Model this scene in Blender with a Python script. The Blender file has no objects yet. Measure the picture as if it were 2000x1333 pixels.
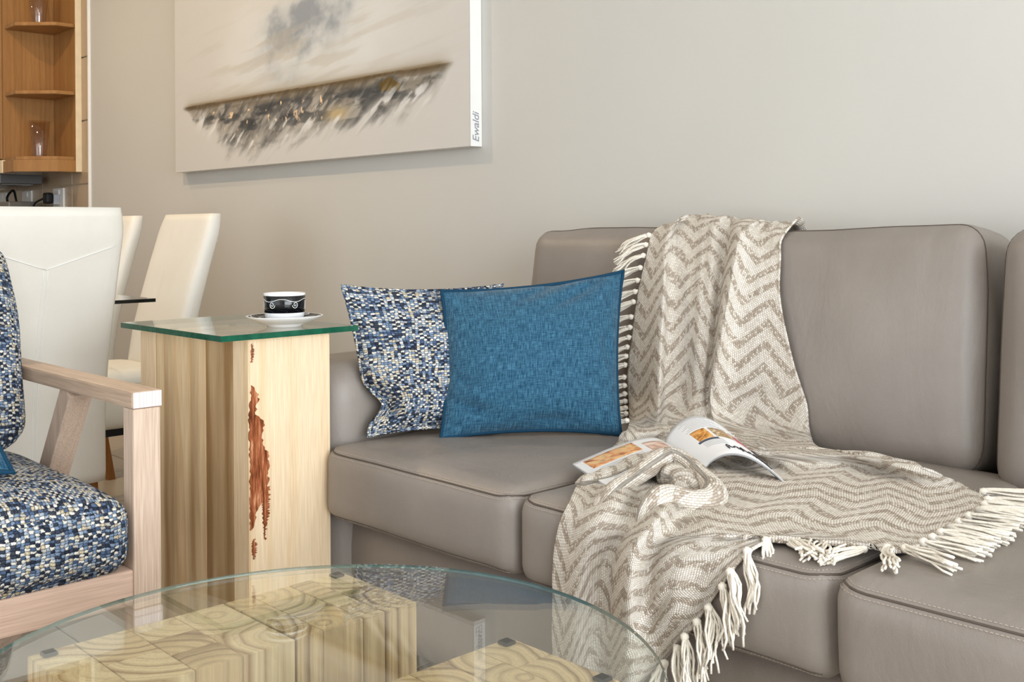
import bpy, bmesh, math, random
import numpy as np
from mathutils import Vector, Matrix
random.seed(7); RNG = np.random.RandomState(11)
SC = bpy.context.scene
COL = SC.collection
def lin(c):
    return c/12.92 if c <= .04045 else ((c+.055)/1.055)**2.4
def rgb(r, g, b):
    return (lin(r/255), lin(g/255), lin(b/255), 1)
# ---------------------------------------------------------------- camera, light, exposure
F_PX, EYE, YAW, ROLL = 2100.0, .92, math.atan2(2205, 2100), math.radians(.37)
cam = bpy.data.cameras.new('camera'); camo = bpy.data.objects.new('camera', cam); COL.objects.link(camo)
cam.sensor_width = 36; cam.lens = 36*F_PX/2000; cam.shift_y = -(666.5-447)/2000
cam.clip_start = .02
camo.location = (0, 0, EYE)
camo.rotation_euler = (Matrix.Rotation(YAW, 3, 'Z') @ Matrix.Rotation(math.pi/2, 3, 'X') @ Matrix.Rotation(-ROLL, 3, 'Z')).to_euler()
SC.camera = camo
w = bpy.data.worlds.new('sky'); SC.world = w; w.use_nodes = True
bg = w.node_tree.nodes['Background']; bg.inputs[0].default_value = (.80, .90, 1, 1); bg.inputs[1].default_value = .6
def area(name, loc, rot, sx, sy, power, col):
    l = bpy.data.lights.new(name, 'AREA'); l.shape = 'RECTANGLE'; l.size = sx; l.size_y = sy; l.energy = power; l.color = col
    o = bpy.data.objects.new(name, l); COL.objects.link(o); o.location = loc; o.rotation_euler = rot; return o
# daylight entering through the glazed openings of the right wall and the front wall
area('daylight_right', (2.93, .1, 1.25), (0, math.pi/2, 0), 2.2, 3.6, 165, (.88, .94, 1))
area('daylight_front', (-1.6, -2.93, 1.25), (math.pi/2, 0, 0), 4.4, 2.2, 34, (.95, .97, 1))
SC.view_settings.view_transform = 'Standard'; SC.view_settings.look = 'None'
SC.cycles.max_bounces = 6; SC.cycles.diffuse_bounces = 4; SC.cycles.glossy_bounces = 3; SC.cycles.transparent_max_bounces = 12
SC.view_settings.exposure = .54; SC.view_settings.gamma = 1; SC.view_settings.use_curve_mapping = False
# ---------------------------------------------------------------- node helpers
class NT:
    def __init__(s, name, rough=.5, spec=.5):
        s.m = bpy.data.materials.new(name); s.m.use_nodes = True; s.t = s.m.node_tree; s.n = s.t.nodes
        s.b = s.n['Principled BSDF']; s.b.inputs['Roughness'].default_value = rough
        s.b.inputs['Specular IOR Level'].default_value = spec
    def node(s, ty, **kw):
        n = s.n.new(ty)
        for k, v in kw.items(): setattr(n, k, v)
        return n
    def link(s, a, b): s.t.links.new(a, b)
    def put(s, sock, v):
        if hasattr(v, 'is_linked') or isinstance(v, bpy.types.NodeSocket): s.link(v, sock)
        else: sock.default_value = v
    def m_(s, op, a, b=0.0, c=0.0):
        n = s.node('ShaderNodeMath', operation=op)
        for i, v in enumerate((a, b, c)): s.put(n.inputs[i], v)
        return n.outputs[0]
    def co(s, kind='Object'): return s.node('ShaderNodeTexCoord').outputs[kind]
    def xyz(s, v):
        n = s.node('ShaderNodeSeparateXYZ'); s.link(v, n.inputs[0]); return n.outputs
    def vec(s, x, y, z):
        n = s.node('ShaderNodeCombineXYZ')
        for i, v in enumerate((x, y, z)): s.put(n.inputs[i], v)
        return n.outputs[0]
    def scale(s, v, sc, off=(0, 0, 0)):
        n = s.node('ShaderNodeMapping'); s.link(v, n.inputs[0]); n.inputs['Scale'].default_value = sc; n.inputs['Location'].default_value = off
        return n.outputs[0]
    def noise(s, v, sc, det=3, rough=.5, dist=0):
        n = s.node('ShaderNodeTexNoise'); s.link(v, n.inputs['Vector']); n.inputs['Scale'].default_value = sc
        n.inputs['Detail'].default_value = det; n.inputs['Roughness'].default_value = rough; n.inputs['Distortion'].default_value = dist
        return n.outputs['Fac']
    def white(s, v):
        n = s.node('ShaderNodeTexWhiteNoise', noise_dimensions='3D'); s.link(v, n.inputs['Vector']); return n.outputs['Value']
    def ramp(s, f, stops, const=False):
        n = s.node('ShaderNodeValToRGB'); cr = n.color_ramp
        if const: cr.interpolation = 'CONSTANT'
        while len(cr.elements) < len(stops): cr.elements.new(.5)
        for e, (p, c) in zip(cr.elements, stops): e.position = p; e.color = c
        s.put(n.inputs[0], f); return n.outputs[0]
    def mix(s, f, a, b, blend='MIX'):
        n = s.node('ShaderNodeMix', data_type='RGBA', blend_type=blend)
        s.put(n.inputs[0], f); s.put(n.inputs[6], a); s.put(n.inputs[7], b); return n.outputs[2]
    def bump(s, h, st=.3, d=.002):
        n = s.node('ShaderNodeBump'); n.inputs['Strength'].default_value = st; n.inputs['Distance'].default_value = d
        s.put(n.inputs['Height'], h); s.link(n.outputs[0], s.b.inputs['Normal'])
    def color(s, c): s.put(s.b.inputs['Base Color'], c); return s
def plain(name, c, rough=.5, spec=.5, metal=0, var=.06, vs=18):
    t = NT(name, rough, spec); f = t.noise(t.co(), vs, 3)
    d = tuple(x*(1-var) for x in c[:3])+(1,); l = tuple(min(1, x*(1+var)) for x in c[:3])+(1,)
    t.color(t.ramp(f, [(.3, d), (.7, l)])); t.b.inputs['Metallic'].default_value = metal
    return t.m
def wood(name, light, mid, dark, ring=55, axis='z', streak=.5, rough=.5, knots=0, warp=.012, fib=.35):
    t = NT(name, rough, .3); x, y, z = t.xyz(t.co())
    if axis == 'x': x, y, z = y, z, x
    if axis == 'y': x, y, z = x, z, y
    zz = t.m_('MULTIPLY', z, .09)
    p = t.vec(x, y, zz)
    n1 = t.m_('MULTIPLY', t.m_('SUBTRACT', t.noise(p, 9, 3, .55), .5), warp*5)
    n2 = t.m_('MULTIPLY', t.m_('SUBTRACT', t.noise(t.scale(p, (1, 1, 1), (3.1, 7.7, 1.3)), 9, 3, .55), .5), warp*5)
    x2, y2 = t.m_('ADD', x, n1), t.m_('ADD', y, n2)
    d = t.m_('SQRT', t.m_('ADD', t.m_('MULTIPLY', x2, x2), t.m_('MULTIPLY', y2, y2)))
    d2 = t.m_('ADD', d, t.m_('MULTIPLY', t.noise(t.vec(d, zz, .3), 30, 2), .012))
    r = t.m_('FRACT', t.m_('MULTIPLY', d2, ring)); r2 = t.m_('FRACT', t.m_('MULTIPLY', d2, ring*2.7))
    amt = t.m_('MULTIPLY', t.ramp(t.noise(t.vec(d2, .4, t.m_('MULTIPLY', zz, .3)), 22, 2), [(.35, (.3, .3, .3, 1)), (.6, (1, 1, 1, 1))]), .95)
    line = t.m_('MAXIMUM', t.ramp(r, [(0, (.25, .25, .25, 1)), (.25, (0, 0, 0, 1)), (.5, (0, 0, 0, 1)), (.9, (1, 1, 1, 1)), (1, (.35, .35, .35, 1))]), t.m_('MULTIPLY', t.ramp(r2, [(0, (0, 0, 0, 1)), (.6, (0, 0, 0, 1)), (.95, (1, 1, 1, 1)), (1, (0, 0, 0, 1))]), .4))
    c = t.mix(t.m_('MULTIPLY', line, amt), light, mid)
    st = t.noise(t.vec(d2, t.m_('MULTIPLY', zz, .5), t.m_('MULTIPLY', x, 1.2)), 10, 2)
    c = t.mix(t.ramp(st, [(.47, (0, 0, 0, 1)), (.64, (streak, streak, streak, 1))]), c, dark)
    f = t.noise(t.vec(t.m_('MULTIPLY', x, 1), t.m_('MULTIPLY', y, 1), t.m_('MULTIPLY', z, .03)), 420, 2)
    c = t.mix(fib, c, t.ramp(f, [(.3, (.55, .5, .45, 1)), (.65, (1, 1, 1, 1))]), 'MULTIPLY')
    t.color(c); t.bump(f, .12, .001)
    return t.m
def tweed(name):
    """basket weave: long weft floats over short warp ends, every thread its own colour"""
    t = NT(name, .9, .15); uv = t.co('UV'); u, v, _ = t.xyz(uv)
    w1 = t.m_('SUBTRACT', t.noise(uv, 45, 2), .5); w2 = t.m_('SUBTRACT', t.noise(uv, 330, 2), .5); w3 = t.m_('SUBTRACT', t.noise(t.scale(uv, (1, 1, 1), (5, 3, 1)), 300, 2), .5)
    u = t.m_('ADD', t.m_('MULTIPLY', u, 130), t.m_('ADD', t.m_('MULTIPLY', w1, 1.6), t.m_('MULTIPLY', w2, .9)))
    v = t.m_('ADD', t.m_('MULTIPLY', v, 192), t.m_('ADD', t.m_('MULTIPLY', w1, -1.6), t.m_('MULTIPLY', w3, .9)))
    i, j = t.m_('FLOOR', u), t.m_('FLOOR', v); fu, fv = t.m_('FRACT', u), t.m_('FRACT', v)
    par = t.m_('MODULO', t.m_('ABSOLUTE', t.m_('ADD', i, j)), 2.0)
    wa = t.white(t.vec(i, t.m_('FLOOR', t.m_('MULTIPLY', j, .2)), 1.0)); we = t.white(t.vec(t.m_('FLOOR', t.m_('MULTIPLY', i, .2)), j, 5.0)); wc = t.white(t.vec(i, j, 9.0))
    ca = t.ramp(t.m_('ADD', t.m_('MULTIPLY', wa, .7), t.m_('MULTIPLY', wc, .3)), [(0, rgb(44, 52, 68)), (.26, rgb(76, 96, 128)), (.38, rgb(126, 148, 176)), (.52, rgb(66, 72, 84)), (.62, rgb(172, 184, 198)), (.76, rgb(214, 200, 170))], True)
    cb = t.ramp(t.m_('ADD', t.m_('MULTIPLY', we, .6), t.m_('MULTIPLY', wc, .4)), [(0, rgb(60, 68, 84)), (.22, rgb(132, 150, 176)), (.34, rgb(230, 226, 216)), (.60, rgb(190, 186, 180)), (.68, rgb(88, 106, 136)), (.76, rgb(244, 240, 232))], True)
    c = t.mix(par, ca, cb)
    def hump(f, p): return t.m_('SUBTRACT', 1.0, t.m_('POWER', t.m_('ABSOLUTE', t.m_('SUBTRACT', t.m_('MULTIPLY', f, 2.0), 1.0)), p))
    h = t.m_('MULTIPLY', hump(fu, t.m_('ADD', 2.5, t.m_('MULTIPLY', par, 4.0))), hump(fv, t.m_('SUBTRACT', 5.5, t.m_('MULTIPLY', par, 3.0))))
    c = t.mix(t.m_('SUBTRACT', 1.0, t.m_('MINIMUM', t.m_('MULTIPLY', h, 1.9), 1.0)), c, rgb(30, 34, 44))
    fib = t.noise(uv, 1500, 2); c = t.mix(.35, c, t.ramp(fib, [(.3, (.5, .5, .5, 1)), (.7, (1, 1, 1, 1))]), 'MULTIPLY')
    t.color(c); t.bump(h, .8, .003)
    return t.m
def linen(name, a, b):
    t = NT(name, .85, .2); u, v, _ = t.xyz(t.co('UV'))
    n1 = t.noise(t.vec(t.m_('MULTIPLY', u, 420), t.m_('MULTIPLY', v, 45), 0.0), 1, 3, .65); n2 = t.noise(t.vec(t.m_('MULTIPLY', u, 45), t.m_('MULTIPLY', v, 420), 3.0), 1, 3, .65)
    f = t.m_('ADD', t.m_('MULTIPLY', n1, .6), t.m_('MULTIPLY', n2, .4))
    t.color(t.ramp(f, [(.38, a), (.52, tuple((p*.6+q*.4) for p, q in zip(a, b))), (.66, b)])); t.bump(f, .5, .0015)
    t.b.inputs['Sheen Weight'].default_value = .15
    return t.m
def chevron(name):
    t = NT(name, .92, .1); u, v, _ = t.xyz(t.co('UV'))
    n = t.noise(t.co('UV'), 25, 2)
    z = t.m_('PINGPONG', t.m_('ADD', u, .02), .062)
    q = t.m_('ADD', t.m_('SUBTRACT', v, t.m_('MULTIPLY', z, .95)), t.m_('MULTIPLY', n, .006))
    s = t.m_('FRACT', t.m_('MULTIPLY', q, 1/.047))
    su, sv = t.m_('MULTIPLY', u, 250), t.m_('MULTIPLY', v, 190)
    i, j = t.m_('FLOOR', su), t.m_('FLOOR', t.m_('ADD', sv, t.m_('MULTIPLY', t.m_('FLOOR', su), .5)))
    wn = t.white(t.vec(i, j, 2.0))
    band = t.m_('LESS_THAN', t.m_('ABSOLUTE', t.m_('SUBTRACT', s, .5)), t.m_('ADD', .13, t.m_('MULTIPLY', wn, .13)))
    mixf = t.m_('MULTIPLY', band, t.m_('GREATER_THAN', wn, .30))
    cream = t.ramp(wn, [(0, rgb(222, 212, 198)), (1, rgb(246, 239, 228))]); taupe = t.ramp(wn, [(0, rgb(156, 142, 127)), (1, rgb(198, 185, 170))])
    c = t.mix(mixf, cream, taupe)
    fu = t.m_('ABSOLUTE', t.m_('SUBTRACT', t.m_('FRACT', su), .5)); fv = t.m_('ABSOLUTE', t.m_('SUBTRACT', t.m_('FRACT', t.m_('ADD', sv, t.m_('MULTIPLY', i, .5))), .5))
    h = t.m_('SUBTRACT', 1.0, t.m_('MULTIPLY', t.m_('ADD', t.m_('POWER', fu, 2.0), t.m_('POWER', fv, 2.0)), 2.0))
    c = t.mix(t.m_('MULTIPLY', t.m_('SUBTRACT', 1.0, h), .55), c, rgb(120, 104, 88))
    t.color(c); t.bump(h, .8, .0025)
    return t.m
def leather(name, a, b):
    t = NT(name, .42, .42); o = t.co()
    f = t.noise(o, 5, 3); g = t.noise(o, 420, 2); k = t.noise(t.scale(o, (1, 1, .35)), 9, 4, .6, .6)
    t.color(t.ramp(f, [(.3, a), (.7, b)]))
    t.bump(t.m_('ADD', t.m_('MULTIPLY', g, .12), t.m_('MULTIPLY', k, 1.5)), .35, .006)
    return t.m
def pane(name, tint, f0=.04):
    # thin clear glass: Schlick reflection over tinted transmission
    m = bpy.data.materials.new(name); m.use_nodes = True; t = NT.__new__(NT); t.m = m; t.t = m.node_tree; t.n = t.t.nodes
    t.n.remove(t.n['Principled BSDF']); out = t.n['Material Output']
    g = t.node('ShaderNodeNewGeometry'); d = t.node('ShaderNodeVectorMath', operation='DOT_PRODUCT')
    t.link(g.outputs['Incoming'], d.inputs[0]); t.link(g.outputs['Normal'], d.inputs[1])
    f = t.m_('ADD', f0, t.m_('MULTIPLY', 1-f0, t.m_('POWER', t.m_('SUBTRACT', 1.0, t.m_('ABSOLUTE', d.outputs['Value'])), 5.0)))
    tr = t.node('ShaderNodeBsdfTransparent'); tr.inputs[0].default_value = tint
    gl = t.node('ShaderNodeBsdfGlossy'); gl.inputs['Roughness'].default_value = .0; gl.inputs['Color'].default_value = (1, 1, 1, 1)
    mx = t.node('ShaderNodeMixShader'); t.link(f, mx.inputs[0]); t.link(tr.outputs[0], mx.inputs[1]); t.link(gl.outputs[0], mx.inputs[2]); t.link(mx.outputs[0], out.inputs[0])
    return m
M = dict(
    wall=plain('wall_paint', rgb(202, 199, 192), .75, .2, var=.012, vs=3),
    white_paint=plain('white_paint', rgb(236, 234, 230), .5, .3, var=.01),
    ceiling=plain('ceiling_paint', rgb(240, 238, 234), .8, .1, var=.01),
    floor=plain('porcelain_floor', rgb(176, 165, 150), .28, .4, var=.06, vs=4),
    grout=plain('grout', rgb(120, 110, 98), .9, .1), kgrout=plain('kitchen_grout', rgb(196, 180, 156), .9, .1),
    ktile=plain('kitchen_tile', rgb(182, 158, 130), .18, .5, var=.05, vs=5),
    leather=leather('taupe_leather', rgb(135, 126, 118), rgb(145, 136, 128)),
    leather_dark=leather('taupe_leather_base', rgb(132, 121, 111), rgb(140, 129, 119)),
    stitch=plain('stitch_thread', rgb(168, 156, 144), .8, .1), seam=plain('leather_seam', rgb(92, 82, 74), .6, .2),
    metal=plain('brushed_steel', rgb(150, 150, 150), .35, .5, 1),
    black=plain('black_rubber', rgb(16, 18, 18), .5, .3), blackgloss=plain('black_glaze', rgb(12, 13, 16), .12, .5),
    porcelain=plain('white_porcelain', rgb(240, 240, 240), .12, .5, var=.01), whiteink=plain('white_glaze', rgb(238, 238, 236), .25, .4),
    cream=leather('cream_leather', rgb(222, 217, 205), rgb(228, 223, 212)),
    tweed=tweed('blue_tweed_weave'), blue=linen('teal_linen', rgb(12, 54, 80), rgb(74, 124, 150)), bluepipe=plain('teal_piping', rgb(18, 58, 82), .8, .2),
    throw=chevron('chevron_knit'), tassel=plain('cream_yarn', rgb(236, 228, 214), .9, .1, var=.1, vs=300),
    post=wood('pale_poplar', rgb(226, 198, 158), rgb(206, 170, 124), rgb(138, 102, 58), 42, streak=.9, warp=.02),
    post2=wood('pale_poplar_clear', rgb(238, 214, 180), rgb(226, 194, 150), rgb(206, 170, 122), 30, streak=.35, warp=.02),
    block=wood('teak_offcut', rgb(216, 189, 148), rgb(112, 76, 44), rgb(104, 70, 38), 56, streak=.9, warp=.006),
    block2=wood('teak_offcut_pale', rgb(226, 203, 164), rgb(142, 102, 62), rgb(150, 108, 64), 46, streak=.6, warp=.006),
    oak=wood('limed_oak', rgb(216, 192, 172), rgb(196, 170, 150), rgb(170, 142, 122), 70, streak=.25, warp=.010, fib=.5),
    oakx=wood('limed_oak_arm', rgb(210, 184, 160), rgb(186, 158, 134), rgb(160, 132, 110), 70, axis='x', streak=.3, warp=.010, fib=.5),
    oaky=wood('limed_oak_rail', rgb(222, 192, 172), rgb(206, 174, 154), rgb(184, 152, 132), 70, axis='y', streak=.2, warp=.010, fib=.4),
    endgrain=wood('limed_oak_end', rgb(222, 214, 212), rgb(196, 182, 178), rgb(180, 164, 160), 150, streak=.1, warp=.006, fib=.2),
    pine=wood('honey_pine', rgb(172, 126, 74), rgb(154, 108, 58), rgb(124, 82, 42), 40, streak=.3, rough=.4, warp=.02),
    leg=wood('brown_leg', rgb(160, 108, 56), rgb(140, 92, 46), rgb(100, 62, 30), 60, streak=.3, rough=.4),
    palewood=plain('pale_edge', rgb(232, 214, 180), .5, .3),
    glass=pane('clear_glass', (.965, .985, .968, 1)), tumbler=pane('tumbler_glass', (.93, .9, .88, 1), .06),
    glassedge=plain('green_glass_edge', rgb(20, 84, 62), .1, .6, var=.25, vs=60), rim=plain('pale_glass_rim', rgb(92, 112, 104), .1, .7, var=.2, vs=30), tableedge=plain('dark_glass_edge', rgb(14, 18, 17), .1, .6),
    bark=None, paper=plain('magazine_paper', rgb(240, 240, 240), .35, .4, var=.01), ink=plain('print_ink', rgb(40, 42, 48), .5, .3), inkgrey=plain('print_grey', rgb(176, 178, 182), .5, .3),
    socket=plain('socket_plastic', rgb(232, 228, 220), .3, .5), appliance=plain('grey_appliance', rgb(112, 106, 96), .35, .5), hood=plain('hood_grey', rgb(84, 82, 80), .4, .5),
    signature=plain('pencil_grey', rgb(150, 154, 160), .6, .2))
t = NT('bark', .9, .1); f = t.noise(t.scale(t.co(), (1, 1, .12)), 160, 3, .6); t.color(t.ramp(f, [(.35, rgb(96, 50, 28)), (.55, rgb(160, 92, 58)), (.7, rgb(206, 150, 112))])); t.bump(f, .8, .004); M['bark'] = t.m
def photo_mat(name, cols, sc=30):
    t = NT(name, .35, .4); f = t.noise(t.co(), sc, 3, .6, .8); n = len(cols)
    t.color(t.ramp(f, [(.3+.4*i/(n-1), c) for i, c in enumerate(cols)])); return t.m
# ---------------------------------------------------------------- object helpers
def link(name, me, mat, parent=None, smooth=False):
    o = bpy.data.objects.new(name, me); COL.objects.link(o)
    if mat is not None and not me.materials: me.materials.append(mat)
    if parent is not None: o.parent = parent
    if smooth:
        for p in me.polygons: p.use_smooth = True
    return o
def mesh(name, v, f): me = bpy.data.meshes.new(name); me.from_pydata([tuple(map(float, p)) for p in v], [], f); me.update(); return me
def thing(name, label, cat, loc=(0, 0, 0), rz=0, group=None):
    o = bpy.data.objects.new(name, None); COL.objects.link(o); o.location = loc; o.rotation_euler = (0, 0, rz); o.empty_display_size = .05
    return tag(o, label, cat, group)
def tag(o, label, cat, group=None):
    o['label'] = label; o['category'] = cat
    if group: o['group'] = group
    return o
def struct(o, label=None):
    o['kind'] = 'structure'
    if label: o['label'] = label
    return o
def box_me(name, x0, x1, y0, y1, z0, z1, bev=0, seg=2):
    bm = bmesh.new(); bmesh.ops.create_cube(bm, size=1)
    for v in bm.verts: v.co = Vector(((x0+x1)/2+v.co.x*(x1-x0), (y0+y1)/2+v.co.y*(y1-y0), (z0+z1)/2+v.co.z*(z1-z0)))
    if bev: bmesh.ops.bevel(bm, geom=bm.edges[:], offset=bev, segments=seg, affect='EDGES', profile=.6)
    me = bpy.data.meshes.new(name); bm.to_mesh(me); bm.free(); return me
def box(name, x0, x1, y0, y1, z0, z1, mat, parent=None, bev=0, seg=2):
    """box whose origin sits at its own centre (so solid textures differ from piece to piece)"""
    cx, cy, cz = (x0+x1)/2, (y0+y1)/2, (z0+z1)/2
    o = link(name, box_me(name, x0-cx, x1-cx, y0-cy, y1-cy, z0-cz, z1-cz, bev, seg), mat, parent); o.location = (cx, cy, cz); return o
def prism_me(name, poly, z0, z1, bev=0):
    bm = bmesh.new(); b = [bm.verts.new((x, y, z0)) for x, y in poly]; t_ = [bm.verts.new((x, y, z1)) for x, y in poly]; n = len(poly)
    bm.faces.new(b[::-1]); bm.faces.new(t_)
    for i in range(n): bm.faces.new((b[i], b[(i+1) % n], t_[(i+1) % n], t_[i]))
    bmesh.ops.recalc_face_normals(bm, faces=bm.faces[:])
    if bev: bmesh.ops.bevel(bm, geom=bm.edges[:], offset=bev, segments=2, affect='EDGES')
    me = bpy.data.meshes.new(name); bm.to_mesh(me); bm.free(); return me
def beam_me(name, a, b, wid, dep, up=(0, 0, 1), bev=.003):
    """bar from a to b, cross-section wid x dep; 'up' fixes the roll"""
    a, b = Vector(a), Vector(b); d = (b-a); L = d.length; d.normalize(); s = d.cross(Vector(up)).normalized(); u = s.cross(d)
    me = box_me(name, -wid/2, wid/2, -dep/2, dep/2, 0, L, bev); mt = Matrix((s, u, d)).transposed().to_4x4(); mt.translation = a; me.transform(mt); return me
def tube_me(name, pts, r, n=6, closed=False, caps=True, flat=1.0):
    pts = [Vector(p) for p in pts]; N = len(pts); rr = r if hasattr(r, '__len__') else [r]*N
    V, Fc = [], []; prev = None
    for i, p in enumerate(pts):
        tn = (pts[(i+1) % N]-pts[i-1]) if closed else (pts[min(i+1, N-1)]-pts[max(i-1, 0)])
        if tn.length < 1e-9: tn = Vector((0, 0, 1))
        tn.normalize()
        if prev is None: s = tn.cross(Vector((0, 0, 1)) if abs(tn.z) < .9 else Vector((1, 0, 0))).normalized()
        else: s = (prev-tn*prev.dot(tn)).normalized()
        prev = s; u = tn.cross(s)
        for k in range(n):
            a = 2*math.pi*k/n; V.append(p+rr[i]*(math.cos(a)*s+flat*math.sin(a)*u))
    for i in range(N if closed else N-1):
        for k in range(n):
            a, b = i*n+k, i*n+(k+1) % n; c, d = ((i+1) % N)*n+(k+1) % n, ((i+1) % N)*n+k
            Fc.append((a, b, c, d))
    if caps and not closed: Fc.append(tuple(range(n))[::-1]); Fc.append(tuple((N-1)*n+k for k in range(n)))
    return mesh(name, V, Fc)
def join_me(name, mes):
    V, Fc = [], []
    for me in mes:
        o = len(V); V += [v.co.copy() for v in me.vertices]; Fc += [tuple(o+i for i in p.vertices) for p in me.polygons]; bpy.data.meshes.remove(me)
    return mesh(name, V, Fc)
def lathe_me(name, prof, n=48, caps=True):
    V, Fc = [], []
    for r, z in prof:
        for k in range(n): a = 2*math.pi*k/n; V.append((r*math.cos(a), r*math.sin(a), z))
    for i in range(len(prof)-1):
        for k in range(n): a, b = i*n+k, i*n+(k+1) % n; Fc.append((a, b, b+n, a+n))
    if caps: Fc.append(tuple(range(n))[::-1]); Fc.append(tuple((len(prof)-1)*n+k for k in range(n)))
    return mesh(name, V, Fc)
def cr(pts, n):
    """Catmull-Rom resample of a polyline"""
    P = np.array(pts, float); P = np.vstack([2*P[0]-P[1], P, 2*P[-1]-P[-2]]); m = len(P)-3; out = []
    for q in np.linspace(0, m, n):
        i = min(int(q), m-1); t = q-i; a, b, c, d = P[i:i+4]
        out.append(.5*((2*b)+(c-a)*t+(2*a-5*b+4*c-d)*t*t+(3*b-a-3*c+d)*t**3))
    return np.array(out)
def vnoise(x, y, s=0):
    xi, yi = np.floor(x).astype(int), np.floor(y).astype(int); fx, fy = x-xi, y-yi; fx, fy = fx*fx*(3-2*fx), fy*fy*(3-2*fy)
    def h(a, b): v = np.sin(a*127.1+b*311.7+s*74.7)*43758.5453; return v-np.floor(v)
    return (h(xi, yi)*(1-fx)+h(xi+1, yi)*fx)*(1-fy)+(h(xi, yi+1)*(1-fx)+h(xi+1, yi+1)*fx)*fy
def fbm(x, y, s=0, o=4): return sum(vnoise(x*2**k, y*2**k, s+k)*.5**k for k in range(o))/(2-.5**(o-1))
def cushion_me(name, sx, sy, sz, r, crown=(0, 0, 0), nx=26, ny=22, nz=8, wr=.002, seed=0):
    """upholstered block, half-sizes; rounded edges, crowned faces, faint wrinkles"""
    bm = bmesh.new(); idx = {}
    def vert(i, j, k):
        if (i, j, k) not in idx:
            p = np.array([(2*i/nx-1)*sx, (2*j/ny-1)*sy, (2*k/nz-1)*sz]); q = np.clip(p, [-sx+r, -sy+r, -sz+r], [sx-r, sy-r, sz-r]); d = p-q; L = np.linalg.norm(d)
            nrm = d/L if L > 1e-9 else np.zeros(3); e = q+nrm*min(L, r) if L > 1e-9 else p
            a, b, c = p[0]/sx, p[1]/sy, p[2]/sz
            e = e+np.array([np.sign(a)*crown[0]*(abs(a) > .999)*(1-b*b)*(1-c*c), np.sign(b)*crown[1]*(abs(b) > .999)*(1-a*a)*(1-c*c), np.sign(c)*crown[2]*(abs(c) > .999)*(1-a**4)*(1-b**4)])
            w_ = wr*(vnoise(np.array(e[0]*9+seed), np.array(e[1]*9+e[2]*7), seed)-.5)*2
            e = e+nrm*w_
            idx[(i, j, k)] = bm.verts.new(e)
        return idx[(i, j, k)]
    for a, b, fx in ((nx, ny, 'z'), (nx, nz, 'y'), (ny, nz, 'x')):
        for i in range(a):
            for j in range(b):
                for s in (0, 1):
                    if fx == 'z': q = [(i, j, s*nz), (i+1, j, s*nz), (i+1, j+1, s*nz), (i, j+1, s*nz)]
                    elif fx == 'y': q = [(i, s*ny, j), (i+1, s*ny, j), (i+1, s*ny, j+1), (i, s*ny, j+1)]
                    else: q = [(s*nx, i, j), (s*nx, i+1, j), (s*nx, i+1, j+1), (s*nx, i, j+1)]
                    bm.faces.new([vert(*c) for c in q])
    bmesh.ops.recalc_face_normals(bm, faces=bm.faces[:]); me = bpy.data.meshes.new(name); bm.to_mesh(me); bm.free()
    for p in me.polygons: p.use_smooth = True
    return me
def uv_box(me, sc=1.0):
    """box-projected cloth coordinates in metres"""
    l = me.uv_layers.new(name='UVMap')
    for p in me.polygons:
        n = p.normal; ax = max(range(3), key=lambda k: abs(n[k]))
        for li in p.loop_indices:
            c = me.vertices[me.loops[li].vertex_index].co
            l.data[li].uv = ((c.y, c.z), (c.x, c.z), (c.x, c.y))[ax]
# ================================================================ THE ROOM
WY = 2.25
b = bpy.data.meshes.new('floor'); fl = link('floor', box_me('floor', -8, 3, -3, WY+.15, -.12, -.004), M['grout']); struct(fl, 'beige porcelain tiled floor')
tme = box_me('floor_tile', -.2225, .2225, -.2225, .2225, -.008, 0, .002, 1)
for i in range(13):
    for j in range(7):
        x, y = -6.05+.45*i, -.62+.45*j
        if y-.2225 < WY: o = link('floor_tile', tme, M['floor'], fl); o.location = (x, y, 0)
far = [box_me('far_tiles', -8.07+.45*i, -8.07+.45*i+.445, -3.09+.45*j, -3.09+.45*j+.445, -.008, 0) for i in range(25) for j in range(12) if (j < 5 or i > 16 or i < 4)]
o = link('floor_tile_field', join_me('far_tiles', far), M['floor'], fl); o['kind'] = 'stuff'
struct(link('wall_back', box_me('wall_back', -5.5, 3, WY, WY+.15, 0, 2.6), M['wall']), 'smooth greige painted wall behind the sofa')
kw = struct(link('wall_kitchen', box_me('wall_kitchen', -8, -5.52, WY+.004, WY+.15, 0, 2.6), M['kgrout']), 'kitchen end of the back wall faced with glazed beige tiles')
ktm = {}
for i in range(6):
    for j in range(7):
        x1 = -5.735-.42*(i-1) if i else -5.522; x0 = -5.735-.42*i; z0 = 1.166+.33*(j-3)
        k = i == 0
        if k not in ktm: ktm[k] = box_me('wall_tile', -(x1-x0)/2+.003, (x1-x0)/2-.003, -.006, .006, -.162, .162, .002, 1)
        o = link('wall_tile', ktm[k], M['ktile'], kw); o.location = ((x0+x1)/2, WY, z0+.165)
struct(box('trim_1', -5.516, -5.500, WY-.012, WY+.02, 0, 2.6, M['white_paint'], None, .004), 'white edge trim between painted wall and kitchen tiles')
struct(link('wall_left', box_me('wall_left', -8.15, -8, -3, WY+.15, 0, 2.6), M['wall']))
struct(link('ceiling', box_me('ceiling', -8.15, 3.15, -3.15, WY+.15, 2.6, 2.72), M['ceiling']))
def wall_with_opening(name, axis, pos, a0, a1, o0, o1, z0, z1):
    bits = []
    for u0, u1, w0, w1 in ((a0, o0, 0, 2.6), (o1, a1, 0, 2.6), (o0, o1, z1, 2.6), (o0, o1, 0, z0)):
        if u1-u0 > .001 and w1-w0 > .001:
            bits.append(box_me(name, pos, pos+.15, u0, u1, w0, w1) if axis == 'x' else box_me(name, u0, u1, pos, pos+.15, w0, w1))
    struct(link(name, join_me(name, bits), M['wall']))
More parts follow.
